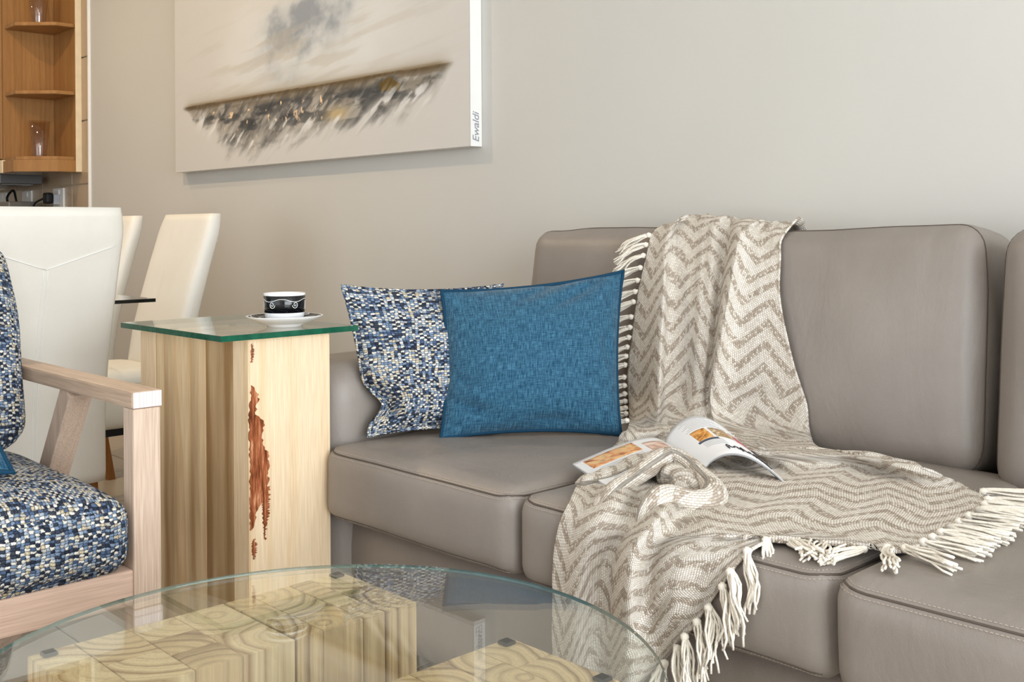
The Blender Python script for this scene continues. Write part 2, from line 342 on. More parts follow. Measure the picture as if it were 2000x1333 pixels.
wall_with_opening('wall_right', 'x', 3, -3.15, WY+.15, -1.75, 1.95, .1, 2.4)
wall_with_opening('wall_front', 'y', -3.15, -8.15, 3, -3.85, .65, .1, 2.4)
def window(name, axis, pos, a0, a1, n):
    w_ = struct(bpy.data.objects.new(name, None)); COL.objects.link(w_)
    for i in range(n+1):
        a = a0+(a1-a0)*i/n
        if axis == 'x': link('window_frame', box_me('window_frame', pos, pos+.06, a-.025, a+.025, .1, 2.4), M['white_paint'], w_)
        else: link('window_frame', box_me('window_frame', a-.025, a+.025, pos, pos+.06, .1, 2.4), M['white_paint'], w_)
window('window_1', 'x', 3.04, -1.75, 1.95, 3); window('window_2', 'y', -3.1, -3.85, .65, 3)
def downlight(x, y, power, label):
    t_ = thing('ceiling_downlight', label, 'downlight', (x, y, 2.6), 0, 'recessed ceiling downlights')
    link('trim_ring', lathe_me('trim_ring', [(.05, -.004), (.065, -.012), (.07, -.004), (.07, 0), (.05, 0)], 24, False), M['white_paint'], t_, True)
    l = bpy.data.lights.new('downlight_lamp', 'AREA'); l.shape = 'DISK'; l.size = .1; l.energy = power; l.color = (1, .74, .46)
    o = bpy.data.objects.new('downlight_lamp', l); COL.objects.link(o); o.parent = t_; o.location = (0, 0, -.016)
for x, y, p_, la in ((-6.6, 1.2, 3, 'warm recessed downlight in the ceiling above the kitchen counter'), (-5.1, 1.25, 7, 'warm recessed downlight in the ceiling beside the tiled kitchen wall'), (-3.7, .9, 13, 'warm recessed downlight in the ceiling above the dining table')):
    downlight(x, y, p_, la)
# ================================================================ PAINTING
pt = thing('canvas_painting', 'large abstract stretched canvas with a dark textured streak hung on the greige wall', 'painting', (-2.495, WY, 1.177))
PW, PH, PD = 1.966, .98, .05
NX, NY = 620, 310
gx, gz = np.meshgrid(np.linspace(-PW, 0, NX), np.linspace(0, PH, NY))
wx = gx-2.495; wz = gz+1.177      # world coordinates of each paint point
base = np.array([208, 204, 198.])/255*np.ones(gx.shape+(3,))
warm = np.clip((-wx-3.3)/1.1, 0, 1)[..., None]
colr = base
def over(c, a): 
    global colr
    colr = colr*(1-a[..., None])+np.array(c)/255.*a[..., None]
ss = lambda a, b_, v: np.clip((v-a)/(b_-a), 0, 1)**2*(3-2*np.clip((v-a)/(b_-a), 0, 1))
LZ = 1.4575-(wx+4.376)*.005
dz = LZ-wz
# pale sky cloud
al, acr = -(wx*.82+wz*.57), wx*.57-wz*.82      # brush direction: down to the left
rot = (wx+3.42)*.9+(wz-1.68)*.45; rz_ = (wz-1.68)*.9-(wx+3.42)*.35
cl = np.exp(-(rot/.44)**2-(rz_/.25)**2); n1 = fbm(wx*5+wz*3, wz*8-wx*3, 3, 6); n2 = fbm(wx*18, wz*20, 9, 4); wisp = fbm((wx+wz*.5)*4, (wz-wx*.18)*30, 13, 5)
over((220, 220, 217), ss(.1, .9, np.exp(-((wx+3.4)/.7)**2-((wz-1.62)/.3)**2)*(.6+.6*n1)))
over((188, 191, 191), .75*ss(.12, .62, cl*(n1*.7+wisp*.5)))
over((158, 163, 168), .5*ss(.28, .68, cl*n1*(.6+.7*n2)*1.2))
over((124, 131, 140), .55*ss(.42, .72, cl*n1*(.55+.8*n2)*1.2))
stre = fbm((wx+wz*.8)*4, (wz-wx*.12)*40, 21, 4)
over((188, 180, 166), .55*ss(.48, .72, stre)*np.exp(-((wx+3.5)/.8)**2-((wz-1.6)/.16)**2)*(dz < 0))
span = ss(-4.40, -4.15, wx)*(1-ss(-2.75, -2.57, wx)); span2 = ss(-4.40, -4.3, wx)*(1-ss(-2.66, -2.56, wx))
over((150, 134, 108), .7*span2*np.exp(-np.clip(-dz, 0, 1)/.018)*(dz < .01))
low = np.interp(wx, [-4.4, -4.28, -4.02, -3.81, -3.62, -3.41, -3.11, -2.91, -2.66, -2.56], [.004, .05, .15, .20, .17, .14, .14, .12, .08, .004])
fray = fbm(acr*26, al*5, 5, 5); mass = span2*(dz > 0)*ss(1.25, .35, dz/(low*(.5+1.15*fray)+1e-4))
tx = fbm(acr*22, al*8, 31, 5); tx2 = fbm(acr*60, al*16, 41, 4); hz_ = fbm(wx*7, dz*60, 47, 4)
over((138, 130, 118), mass*.9)
over((84, 82, 80), mass*ss(.40, .62, tx)*.9)
over((186, 180, 170), mass*ss(.52, .68, tx2)*.7)
over((56, 58, 60), mass*ss(.47, .62, fbm(wx*6, dz*26, 77, 5))*.85*ss(.02, .05, dz))
over((108, 96, 78), mass*ss(.4, .6, hz_)*np.exp(-(dz/.035)**2))
over((92, 74, 48), span2*np.exp(-((dz-.006)/.010)**2)*.85)
sp = fbm(wx*55, wz*55, 55, 3)
over((240, 206, 166), mass*ss(.70, .76, sp)*(dz > .04)*(wx < -3.3))
over((196, 170, 122), .9*np.exp(-((wx+3.21)/.07)**2-((wz-1.335)/.022)**2)*ss(.3, .6, tx+.15))
el = ((wx+2.905+.05*(tx-.5))/.062)**2+((wz-1.404-.05*(tx2-.5))/.020)**2
over((60, 62, 62), ss(2.6, 1.0, el)*.6*ss(.35, .6, tx2)); over((98, 76, 34), ss(1.0, .8, el)*.95)
over((230, 228, 224), .85*ss(.58, .70, fbm(acr*44, al*10, 63, 4))*np.exp(-((dz-low*.9)/.05)**2)*span*(dz > 0))
relief = -(mass*(.004*tx2+.004*tx)+.0012*cl*n2)
verts = np.stack([gx, -PD+relief, gz], -1).reshape(-1, 3)
ii = (np.arange(NY-1)[:, None]*NX+np.arange(NX-1)[None]).reshape(-1)
me = bpy.data.meshes.new('painted_front'); me.from_pydata(verts.tolist(), [], np.stack([ii, ii+1, ii+NX+1, ii+NX], -1).tolist())
ca = me.color_attributes.new('paint', 'FLOAT_COLOR', 'POINT')
lc = np.where(colr <= .04045, colr/12.92, ((colr+.055)/1.055)**2.4); ca.data.foreach_set('color', np.concatenate([lc.reshape(-1, 3), np.ones((NX*NY, 1))], 1).astype(np.float32).reshape(-1))
t = NT('oil_paint', .42, .35); at = t.node('ShaderNodeAttribute', attribute_name='paint'); t.color(at.outputs['Color']); wv = t.noise(t.co(), 500, 2); t.bump(wv, .15, .001)
link('painted_front', me, t.m, pt, True)
link('canvas_edge', box_me('canvas_edge', -PW, 0, -PD+.002, -.001, 0, PH), M['white_paint'], pt)
fc = bpy.data.curves.new('sig', 'FONT'); fc.body = 'Ewaldi'; fc.size = .042; fc.shear = .25; fc.extrude = .0003; fc.space_character = .95
to = bpy.data.objects.new('sig', fc); COL.objects.link(to); bpy.context.view_layer.update()
sm = bpy.data.meshes.new_from_object(to.evaluated_get(bpy.context.evaluated_depsgraph_get())); bpy.data.objects.remove(to)
for v in sm.vertices:
    x, y, z = v.co; v.co = (.0008+z, -.014-y*.75 if False else -.040+y*.9, .012+x*.9)   # written up the side edge
for v in sm.vertices: v.co.y = -.026-(v.co.y+.040)+.012
sm.materials.clear(); o = link('signature', sm, M['signature'], pt); o['label'] = 'grey handwritten signature on the canvas side'
# ================================================================ KITCHEN CORNER
cab = thing('corner_shelf_unit', 'honey pine open corner shelf unit on the kitchen wall', 'shelf unit', (-5.92, WY, 1.23))
def cbox(n, x0, x1, y0, y1, z0, z1, m, p=cab, bev=.002): o = box(n, x0+5.92, x1+5.92, y0-WY, y1-WY, z0-1.23, z1-1.23, m, p, bev); return o
cbox('side_panel', -5.95, -5.93, 1.965, WY-.008, 1.30, 2.5, M['pine']); cbox('back_panel', -5.93, -5.612, WY-.026, WY-.008, 1.30, 2.5, M['pine'])
cbox('edge_strip', -5.612, -5.601, WY-.036, WY-.006, 1.23, 2.5, M['palewood'])
poly = [(-5.928, 1.972), (-5.775, 1.972), (-5.63, 2.125), (-5.63, 2.222), (-5.928, 2.222)]
for z in (1.985, 1.632, 1.292):
    me = prism_me('shelf', [(x+5.92, y-WY) for x, y in poly], -.009, .009, .002); o = link('shelf', me, M['pine'], cab); o.location = (0, 0, z+.009-1.23)
pel = [(-5.93, 1.96), (-5.775, 1.96), (-5.618, 2.125), (-5.618, WY-.01), (-5.64, WY-.01), (-5.64, 2.135), (-5.785, 1.98), (-5.93, 1.98)]
o = link('pelmet', prism_me('pelmet', [(x+5.92, y-WY) for x, y in pel], 0, .062, .002), M['pine'], cab)
kc = thing('wall_cabinet', 'honey pine closed wall cabinet left of the corner shelf unit', 'cabinet', (-6.4, WY, 1.23))
for n, x0, x1, y0, y1, z0, z1, m in (('body', -6.9, -5.952, 1.98, WY-.008, 1.30, 2.5, 'pine'), ('door', -6.88, -5.957, 1.958, 1.978, 1.305, 2.49, 'pine'), ('pelmet', -6.9, -5.932, 1.955, 1.977, 1.23, 1.298, 'palewood')):
    box(n, x0+6.4, x1+6.4, y0-WY, y1-WY, z0-1.23, z1-1.23, M[m], kc, .003)
hd = thing('range_hood', 'dark grey slim cooker hood under the wall cabinet', 'cooker hood', (-6.4, 2.09, 1.2)); box('body', -.5, .36, -.11, .11, -.02, .03, M['hood'], hd, .004); box('vent_panel', -.44, .3, -.08, .08, -.024, -.018, M['metal'], hd)
def tumbler(loc, label, h=.16, r=.045):
    t_ = thing('glass_tumbler', label, 'glass', loc, 0, 'tumblers on the corner shelves')
    link('glass_wall', lathe_me('glass_wall', [(r*.68, .003), (r*.74, .04), (r, h), (r-.003, h), (r*.70, .04), (r*.64, .012)], 32, False), M['tumbler'], t_, True)
    link('glass_base', lathe_me('glass_base', [(r*.66, 0), (r*.69, .004), (r*.66, .012), (r*.2, .013)], 32), M['tumbler'], t_, True)
tumbler((-5.80, 2.10, 1.311), 'tall clear tumbler on the bottom shelf of the pine corner unit', .19, .052); tumbler((-5.80, 2.10, 2.004), 'tall clear tumbler on the top shelf of the pine corner unit', .19, .052)
ct = thing('kitchen_counter', 'kitchen base cabinet run with a stone worktop below the tiled wall', 'counter', (-6.7, 1.95, 0))
box('worktop', -1.2, 1.1, -.32, .29, .88, .92, M['hood'], ct, .004); box('cabinet_body', -1.2, 1.08, -.28, .28, .1, .88, M['pine'], ct, .003); box('plinth', -1.2, 1.06, -.22, .26, 0, .1, M['hood'], ct)
for k in range(4): d_ = box('door', -1.18+.565*k, -.63+.565*k, -.30, -.28, .12, .86, M['pine'], ct, .004); box('handle', -.06, .06, -.03, -.018, .3, .312, M['metal'], d_, .002)
def socket(x, z, label, plug):
    t_ = thing('wall_socket', label, 'socket', (x, WY-.006, z), 0, 'white sockets on the tiled kitchen wall')
    box('face_plate', -.072, .072, -.012, 0, -.055, .055, M['socket'], t_, .003); box('rocker', -.02, .02, -.016, -.01, .02, .045, M['white_paint'], t_, .001)
    if plug:
        box('adaptor', -.028, .028, -.045, -.012, -.035, .02, M['inkgrey'], t_, .004)
        p_ = box('plug', -.03, .03, -.085, -.045, -.03, .03, M['black'], t_, .012); 
        link('cable', tube_me('cable', cr([(-.02, -.08, 0), (-.07, -.11, -.03), (-.09, -.12, -.10), (-.05, -.12, -.135)], 14), .005), M['black'], t_, True)
socket(-5.90, 1.10, 'white socket with a black plug nearest the wall trim', True); socket(-6.37, 1.10, 'white socket partly hidden behind the grey appliance, between two others', False); socket(-6.78, 1.10, 'white switch plate furthest left on the kitchen tiles', False)
ap = thing('countertop_appliance', 'grey flat-topped appliance on the kitchen worktop in front of the sockets', 'appliance', (-6.22, 2.10, .92))
link('body', prism_me('body', [(-.27, -.075), (.22, -.075), (.22, .075), (-.27, .075)], 0, .13, .01), M['appliance'], ap); me = box_me('lid', -.24, .16, -.07, .07, .13, .165, .006); link('lid', me, M['appliance'], ap); box('side_grip', -.30, -.26, -.05, .05, .10, .135, M['black'], ap, .006)
link('cord', tube_me('cord', cr([(-.2, .05, .15), (-.22, .05, .2), (-.15, .06, .235), (-.10, .06, .17)], 14), .007), M['black'], ap, True)
# ================================================================ SOFA
sf = thing('sofa', 'taupe leather three-seat sofa with loose seat and back cushions', 'sofa', (-1.0, 1.75, 0))
SO = Vector((-1.0, 1.75, 0))
def spart(name, me, mat, loc, rot=(0, 0, 0), p=sf):
    o = link(name, me, mat, p); o.location = Vector(loc)-(SO if p is sf else Vector((0, 0, 0))); o.rotation_euler = rot; return o
def cb(name, x0, x1, y0, y1, z0, z1, r, mat='leather', **k):
    return spart(name, cushion_me(name, (x1-x0)/2, (y1-y0)/2, (z1-z0)/2, r, **k), M[mat], ((x0+x1)/2, (y0+y1)/2, (z0+z1)/2))
cb('base', -2.12, .14, 1.325, 2.2, .07, .312, .02, 'leather_dark', nx=20, ny=8, nz=4)
cb('arm', -2.13, -1.892, 1.275, 2.21, .07, .632, .06, crown=(0, 0, .006), nx=12, ny=20, nz=14)
cb('arm', -.10, .14, 1.275, 2.21, .07, .632, .06, crown=(0, 0, .006), nx=12, ny=20, nz=14)
cb('back_frame', -1.89, -.10, 2.15, 2.235, .07, .72, .02, 'leather_dark', nx=12, ny=4, nz=8)
for x in (-2.0, .03):
    for y in (1.36, 2.12): box('foot', x-.03+1, x+.03+1, y-.03-1.75, y+.03-1.75, 0, .072, M['metal'], sf, .004)
from mathutils.bvhtree import BVHTree
def tree(o): me = o.data; return BVHTree.FromPolygons([v.co.copy() for v in me.vertices], [tuple(p.vertices) for p in me.polygons])
def dense(pts, step=.012):
    P = np.array(list(pts)+[pts[0]]); S = np.r_[0, np.cumsum(np.linalg.norm(np.diff(P, axis=0), axis=1))]; s_ = np.arange(0, S[-1]-step*.5, step)
    return np.stack([np.interp(s_, S, P[:, k]) for k in range(3)], 1)
def snap_seam(par, pts, r, closed, stitches=None):
    """recessed-looking welt laid on the cushion's surface, with optional stitch rows at the given offsets"""
    bt = tree(par); P, Nn = [], []
    for p in pts: c_, n_, _, _ = bt.find_nearest(Vector(p)); P.append(np.array(c_)+np.array(n_)*r*.2); Nn.append(np.array(n_))
    link('seam', tube_me('seam', P, r, 5, closed), M['seam'], par, True)
    if stitches:
        ms = []; P = np.array(P); Nn = np.array(Nn); m = len(P)
        for off in stitches:
            for i in range(m-(not closed)):
                a, d = P[i], P[(i+1) % m]; tn = d-a; L = np.linalg.norm(tn)
                if L > .03: continue
                sd = np.cross(tn/L, Nn[i]); k = max(1, int(round(L/.006)))
                for q_ in range(k):
                    e = []
                    for w_ in (q_/k, (q_+.6)/k):
                        c_, n_, _, _ = bt.find_nearest(Vector(a+tn*w_+sd*off)); e.append(np.array(c_)+np.array(n_)*.0004)
                    if np.linalg.norm(e[1]-e[0]) > 1e-5: ms.append(tube_me('st', e, .0009, 4))
        o = link('stitching', join_me('stitching', ms), M['stitch'], par); o['kind'] = 'stuff'
def seams(par, x0, x1, y0, y1, zt):
    pts = []; rc = .045
    for cx, cy, a0 in ((x1-rc, y1-rc, 0), (x0+rc, y1-rc, 90), (x0+rc, y0+rc, 180), (x1-rc, y0+rc, 270)):
        for q in range(7): a = math.radians(a0+15*q); pts.append((cx+rc*math.cos(a), cy+rc*math.sin(a), zt))
    snap_seam(par, dense(pts), .0019, True, (.007, -.007))
for k, (x0, x1, y0) in enumerate(((-1.888, -1.317, 1.25), (-1.312, -.722, 1.252), (-.716, -.105, 1.235))):
    c = cb('seat_cushion', x0, x1, y0, 1.99, .322, .474, .032, crown=(.006, .012, .008), nx=34, ny=30, nz=10, wr=.0025, seed=k*3.1)
    hx, hy = (x1-x0)/2, (1.99-y0)/2
    seams(c, -hx+.0035, hx-.0035, -hy+.0025, hy-.0075, .0655)
    lo = [(-hx+.02, -hy+.010, -.0635), (-hx*.5, -hy+.001, -.064), (0, -hy-.002, -.064), (hx*.5, -hy+.001, -.064), (hx-.02, -hy+.010, -.0635)]
    snap_seam(c, cr(lo, 45), .0013, False, (.006,))
for k, (x0, x1, yb, tilt) in enumerate(((-2.035, -1.418, 2.03, 10), (-1.412, -.836, 2.03, 10), (-.785, -.15, 1.985, 9))):
    me = cushion_me('back_cushion', (x1-x0)/2, .10, .238, .05, (.012, .026, .004), 32, 10, 26, .005, k*2.3+1)
    c = spart('back_cushion', me, M['leather'], ((x0+x1)/2, yb+.036, (.676, .672, .676)[k]), (math.radians(-tilt), (-.02, -.042, -.02)[k], 0))
    hx = (x1-x0)/2; pts = []
    for cx, cz, a0 in ((hx-.06, .175, 0), (-hx+.06, .175, 90), (-hx+.06, -.175, 180), (hx-.06, -.175, 270)):
        for q in range(7): a = math.radians(a0+15*q); pts.append((cx+.058*math.cos(a), -.066, cz+.060*math.sin(a)))
    snap_seam(c, dense(pts), .0014, True)
# ================================================================ CUSHIONS
def pillow(name, corners, puff, mat, pipe, label, uvs=1.0, group=None, dents=(), n=40, nip=0):
    """corners TL, TR, BR, BL in world space; a stuffed square with pinched corners and a welt"""
    TL, TR, BR, BL = [Vector(c) for c in corners]; C = (TL+TR+BR+BL)/4
    root = thing(name, label, 'pillow', C, 0, group); nrm = ((TR-TL).cross(BL-TL)+(BR-BL).cross(BL-TL)).normalized()
    if nrm.dot(Vector((0, 0, EYE))-C) < 0: nrm = -nrm
    def base(u, v):
        s_ = 1-.07*math.sin(math.pi*v)**.7; q = 1-.085*math.sin(math.pi*u)**.7
        u2 = .5+(u-.5)*s_; v2 = .5+(v-.5)*q
        u2 += nip*math.exp(-((v-.80)/.10)**2)*(1-u)**3
        return TL*(1-u2)*(1-v2)+TR*u2*(1-v2)+BR*u2*v2+BL*(1-u2)*v2
    V, Fc, UV = [], [], []; W_, H_ = ((TR-TL).length+(BR-BL).length)/2, ((BL-TL).length+(BR-TR).length)/2
    for side in (1, -1):
        for j in range(n+1):
            for i in range(n+1):
                u, v = i/n, j/n; a, b_ = 2*u-1, 2*v-1
                h = puff*((1-a*a)**.55*(1-b_*b_)**.55)*(1-.25*(a*a*b_*b_))
                if side > 0:
                    for (du, dv, rr, am, ang) in dents:
                        ca_, sa_ = math.cos(ang), math.sin(ang); p_ = (u-du)*ca_+(v-dv)*sa_; q_ = -(u-du)*sa_+(v-dv)*ca_
                        h += am*math.exp(-(q_/rr)**2-(p_/(rr*5))**2)
                    h += .004*float(vnoise(np.array(u*6+puff*90), np.array(v*6), 3)-.5)
                V.append(base(u, v)+nrm*h*side*(1 if side > 0 else .4)-C); UV.append((u*W_*uvs, v*H_*uvs))
    m_ = (n+1)**2
    for s_ in (0, 1):
        for j in range(n):
            for i in range(n):
                a = s_*m_+j*(n+1)+i; f_ = (a, a+1, a+n+2, a+n+1); Fc.append(f_ if s_ else f_[::-1])
    me = mesh('cover', V, Fc); l = me.uv_layers.new(name='UVMap')
    for p in me.polygons:
        for li in p.loop_indices: l.data[li].uv = UV[me.loops[li].vertex_index]
    o = link('cover', me, mat, root, True)
    ring = [base(i/n, 0) for i in range(n)]+[base(1, i/n) for i in range(n)]+[base(1-i/n, 1) for i in range(n)]+[base(0, 1-i/n) for i in range(n)]
    me = tube_me('piping', [p-C for p in ring], .0042, 7, True)
    if pipe is M['tweed']: uv_box(me)
    link('piping', me, pipe, root, True); return root
pillow('scatter_cushion', [(-1.930, 1.330, .800), (-1.826, 1.708, .79), (-1.70, 1.56, .486), (-1.858, 1.345, .482)], .062, M['tweed'], M['tweed'], 'square blue and cream tweed cushion leaning against the sofa arm', dents=((.10, .80, .035, -.045, .9), (.5, .97, .05, -.01, 0), (.3, .5, .05, .006, .3)), nip=.13)
pillow('scatter_cushion', [(-1.815, 1.512, .785), (-1.592, 1.866, .823), (-1.484, 1.728, .482), (-1.738, 1.444, .480)], .078, M['blue'], M['bluepipe'], 'plain teal linen cushion with piped edge standing in front of the tweed one', dents=((.10, .66, .02, -.014, .5), (.15, .84, .022, -.022, .45), (.72, .12, .03, -.016, 2.6), (.55, .05, .03, -.012, 2.7), (.6, .95, .025, -.016, 0), (.93, .5, .02, -.012, 1.4), (.2, .78, .03, .007, .45)))
# ================================================================ SIDE TABLE, CUP, SAUCER
st = thing('side_table', 'pale timber block side table with bark inlay and square glass top beside the sofa', 'side table', (-2.06, 1.15, 0))
def lp(p): return [(x+2.06, y-1.15) for x, y in p]
PZ = .704
q = lambda s: 1.02+.06*s           # front face runs very slightly out of square
xs = (-2.243, -2.187, -2.02, -1.935, -1.887)
def fy(x): return 1.022+.058*(x+2.243)/.356
def stave(poly, mat, org):
    me = prism_me('timber_stave', [(x-org[0], y-org[1]) for x, y in poly], 0, PZ, .0015); o = link('timber_stave', me, mat, st); o.location = (org[0]+2.06, org[1]-1.15, 0); return o
stave([(xs[0], fy(xs[0])), (xs[1]-.0016, fy(xs[1])), (xs[1]-.0016, 1.252), (xs[0], 1.25)], M['post2'], (-2.20, .90))
stave([(xs[1]+.0012, fy(xs[1])), (xs[2], fy(xs[2])), (xs[2], 1.258), (xs[1]+.0012, 1.252)], M['post'], (-2.09, .98))
stave([(xs[2], fy(xs[2])), (xs[3], fy(xs[3])), (xs[3], 1.262), (xs[2], 1.258)], M['post'], (-1.97, 1.20))
stave([(xs[3], fy(xs[3])), (xs[4], fy(xs[4])), (-1.885, 1.269), (xs[3], 1.262)], M['post2'], (-1.70, 1.30))
def patch(name, left, right, x, mat, th):
    """jagged inlay on the +x face: left/right = lists of (z, y) down the two sides"""
    zs = np.linspace(max(p[0] for p in left), min(p[0] for p in left), 60)
    V, Fc = [], []
    for i, z in enumerate(zs):
        yl = np.interp(-z, [-p[0] for p in left], [p[1] for p in left])+RNG.uniform(-.002, .002); yr = np.interp(-z, [-p[0] for p in right], [p[1] for p in right])+RNG.uniform(-.004, .004)
        yr = max(yr, yl+.0015)
        for y, dx in ((yl, -.001), (yl+.001, th), ((yl+yr)/2, th*.4), (yr-.0005, th), (yr, -.001)): V.append((x+dx+2.06, y-1.15, z))
    for i in range(59):
        for k in range(4): a = i*5+k; Fc.append((a, a+5, a+6, a+1))
    return link(name, mesh(name, V, Fc), mat, st)
XF = -1.886
patch('bark_inlay', [(.615, 1.086), (.55, 1.080), (.46, 1.082), (.37, 1.081), (.33, 1.081)], [(.615, 1.088), (.59, 1.102), (.56, 1.094), (.54, 1.112), (.50, 1.108), (.48, 1.121), (.42, 1.123), (.40, 1.118), (.365, 1.098), (.33, 1.083)], XF, M['bark'], .0014)
patch('bark_inlay', [(.41, 1.108), (.36, 1.109), (.305, 1.112)], [(.41, 1.124), (.36, 1.122), (.33, 1.117), (.305, 1.113)], XF, M['bark'], .0014)
patch('bark_inlay', [(.697, 1.086), (.66, 1.085)], [(.697, 1.088), (.68, 1.092), (.66, 1.086)], XF, M['bark'], .0012)
patch('knot', [(.312, 1.088), (.30, 1.084), (.285, 1.085), (.272, 1.088)], [(.312, 1.089), (.30, 1.094), (.285, 1.093), (.272, 1.089)], XF, M['bark'], .0012)
gt = link('glass_top', box_me('glass_top', -2.296+2.06, -1.852+2.06, 1.003-1.15, 1.316-1.15, .7085, .7200), M['glass'], st)
for n, x0, x1, y0, y1 in (('a', -2.2965, -1.8515, 1.0022, 1.0035), ('b', -2.2965, -1.8515, 1.3155, 1.3168), ('c', -2.2968, -2.2955, 1.003, 1.316), ('d', -1.8525, -1.8512, 1.003, 1.316)):
    link('glass_edge', box_me('glass_edge', x0+2.06, x1+2.06, y0-1.15, y1-1.15, .7087, .7198), M['glassedge'], gt)
for x in (-2.2, -1.93):
    for y in (1.08, 1.22): link('pad', lathe_me('pad', [(.008, PZ), (.009, PZ+.001), (.009, .708), (.008, .7085)], 12), M['rim'], st).location = (x+2.06, y-1.15, 0)
CU = (-1.948, 1.200)
sa = thing('saucer', 'white saucer with black swirled rim on the glass side table', 'saucer', (CU[0], CU[1], .7202))
link('dish', lathe_me('dish', [(.030, 0), (.036, .0), (.037, .004), (.052, .0085), (.070, .0165), (.0785, .0215), (.079, .0225), (.077, .0228), (.068, .0185), (.050, .0115), (.036, .0085), (.010, .008)], 56), M['porcelain'], sa, True)
link('black_band', lathe_me('black_band', [(.0440, .0102), (.0500, .0120), (.068, .0190), (.0745, .0219), (.0745, .0222), (.068, .0193), (.050, .0123), (.0440, .0105)], 56, False), M['blackgloss'], sa, True)
sw = []
for k in range(6):
    a0 = k*math.pi/3+.2; sw.append(tube_me('s', [((.047+.026*(i/14))*math.cos(a0+.5*math.sin(i/14*5)), (.047+.026*(i/14))*math.sin(a0+.5*math.sin(i/14*5)), .0117+.0102*(i/14)**1.1) for i in range(15)], .0009, 5))
link('swirl_pattern', join_me('swirl_pattern', sw), M['whiteink'], sa, True)
cu = thing('coffee_cup', 'white coffee cup with black band and white spirals standing on the saucer', 'cup', (CU[0], CU[1], .7290))
link('body', lathe_me('body', [(.022, 0), (.034, .0005), (.0385, .004), (.0405, .016), (.0425, .0565), (.0430, .0600), (.0425, .0606), (.0408, .0600), (.039, .018), (.034, .007), (.01, .005)], 64), M['porcelain'], cu, True)
rr = lambda z: .0405+(z-.016)/.0405*.002
link('black_band', lathe_me('black_band', [(rr(.0205), .0205), (rr(.0205)+.0004, .0208), (rr(.0555)+.0004, .0555), (rr(.0555), .0558)], 64, False), M['blackgloss'], cu, True)
ca0 = math.atan2(-CU[1], -CU[0]); dr = []
def oncup(a, z): r_ = rr(z)+.0006; return (r_*math.cos(ca0+a), r_*math.sin(ca0+a), z)
wave = [oncup(a, .0465+.0028*math.sin(a*4.6+2.2)) for a in np.linspace(-1.5, 1.5, 60)]
dr.append(tube_me('w', wave, .0006, 5)); dr.append(tube_me('w', [oncup(-1.42+.06*math.sin(q_*3), .027+.018*q_) for q_ in np.linspace(0, 1, 10)], .0005, 5)); dr.append(tube_me('w', [oncup(1.40, .027+.018*q_) for q_ in np.linspace(0, 1, 10)], .0005, 5))
for ac, sg in ((-.64, 1), (.54, -1), (-2.0, 1), (1.9, -1)):
    dr.append(tube_me('w', [oncup(ac+sg*(.0055*q_/9.4)/.0415*math.cos(q_+1), .0375+(.0062*q_/9.4)*math.sin(q_+1)) for q_ in np.linspace(1.0, 11.5, 50)], .0006, 5))
link('spiral_pattern', join_me('spiral_pattern', dr), M['whiteink'], cu, True)
ha = ca0+math.pi*.93
link('handle', tube_me('handle', [(math.cos(ha)*(.040+.020*math.sin(q_*math.pi)), math.sin(ha)*(.040+.020*math.sin(q_*math.pi)), .050-.034*q_) for q_ in np.linspace(0, 1, 16)], .0035, 8), M['porcelain'], cu, True)
# ================================================================ COFFEE TABLE
CT = (-.992, .643); RG = .381; ZB = .430
tb = thing('coffee_table', 'round glass coffee table on glued teak blocks in the foreground', 'coffee table', (CT[0], CT[1], 0))
def block(x0, x1, y0, y1, nx, ny, seed, pads):
    r = random.Random(seed); bl = bpy.data.objects.new('wood_block', None); COL.objects.link(bl); bl.parent = tb; cx, cy = (x0+x1)/2, (y0+y1)/2; bl.location = (cx-CT[0], cy-CT[1], 0); bl.empty_display_size = .05
    def cuts(a, b_, n):
        w_ = [r.uniform(.7, 1.4) for _ in range(n)]; s_ = sum(w_); o = [a]
        for k in w_: o.append(o[-1]+k/s_*(b_-a))
        return o
    for i, (ya, yb) in enumerate(zip(cuts(y0, y1, ny)[:-1], cuts(y0, y1, ny)[1:]) if False else (lambda c: zip(c[:-1], c[1:]))(cuts(y0, y1, ny))):
        c = cuts(x0, x1, nx-(i % 2))
        for xa, xb in zip(c[:-1], c[1:]):
            ox, oy = (xa+xb)/2+r.uniform(-.05, .05), (ya+yb)/2+r.uniform(-.05, .05); g = .0003
            me = prism_me('stave', [(xa+g-ox, ya+g-oy), (xb-g-ox, ya+g-oy), (xb-g-ox, yb-g-oy), (xa+g-ox, yb-g-oy)], .0, ZB-r.uniform(0, .0006), .0007)
            o = link('stave', me, M['block'] if r.random() < .55 else M['block2'], bl); o.location = (ox-cx, oy-cy, 0)
    for px, py in pads: box('pad', px-.008-cx, px+.008-cx, py-.008-cy, py+.008-cy, ZB, ZB+.004, M['black'], bl, .0015)
block(-1.287, -1.112, .448, .697, 3, 4, 3, [(-1.273, .468)])
block(-1.287, -1.112, .700, .882, 3, 4, 8, [(-1.273, .866)])
block(-.938, -.765, .700, .885, 3, 4, 14, [(-.925, .868), (-.778, .872)])
block(-.938, -.765, .448, .697, 3, 4, 21, [(-.925, .468), (-.778, .468)])
def disc(name, r0, r1, z0, z1, n=160):
    pf = [(r1-.001, z0), (r1, z0+.001), (r1, z1-.001), (r1-.001, z1)]
    return lathe_me(name, pf, n)
g = link('glass_top', disc('glass_top', 0, RG, ZB+.004, ZB+.0105), M['glass'], tb)
link('polished_rim', lathe_me('polished_rim', [(RG-.0002, ZB+.0048), (RG+.0007, ZB+.0058), (RG+.0007, ZB+.0087), (RG-.0002, ZB+.0097)], 160, False), M['rim'], g, True)
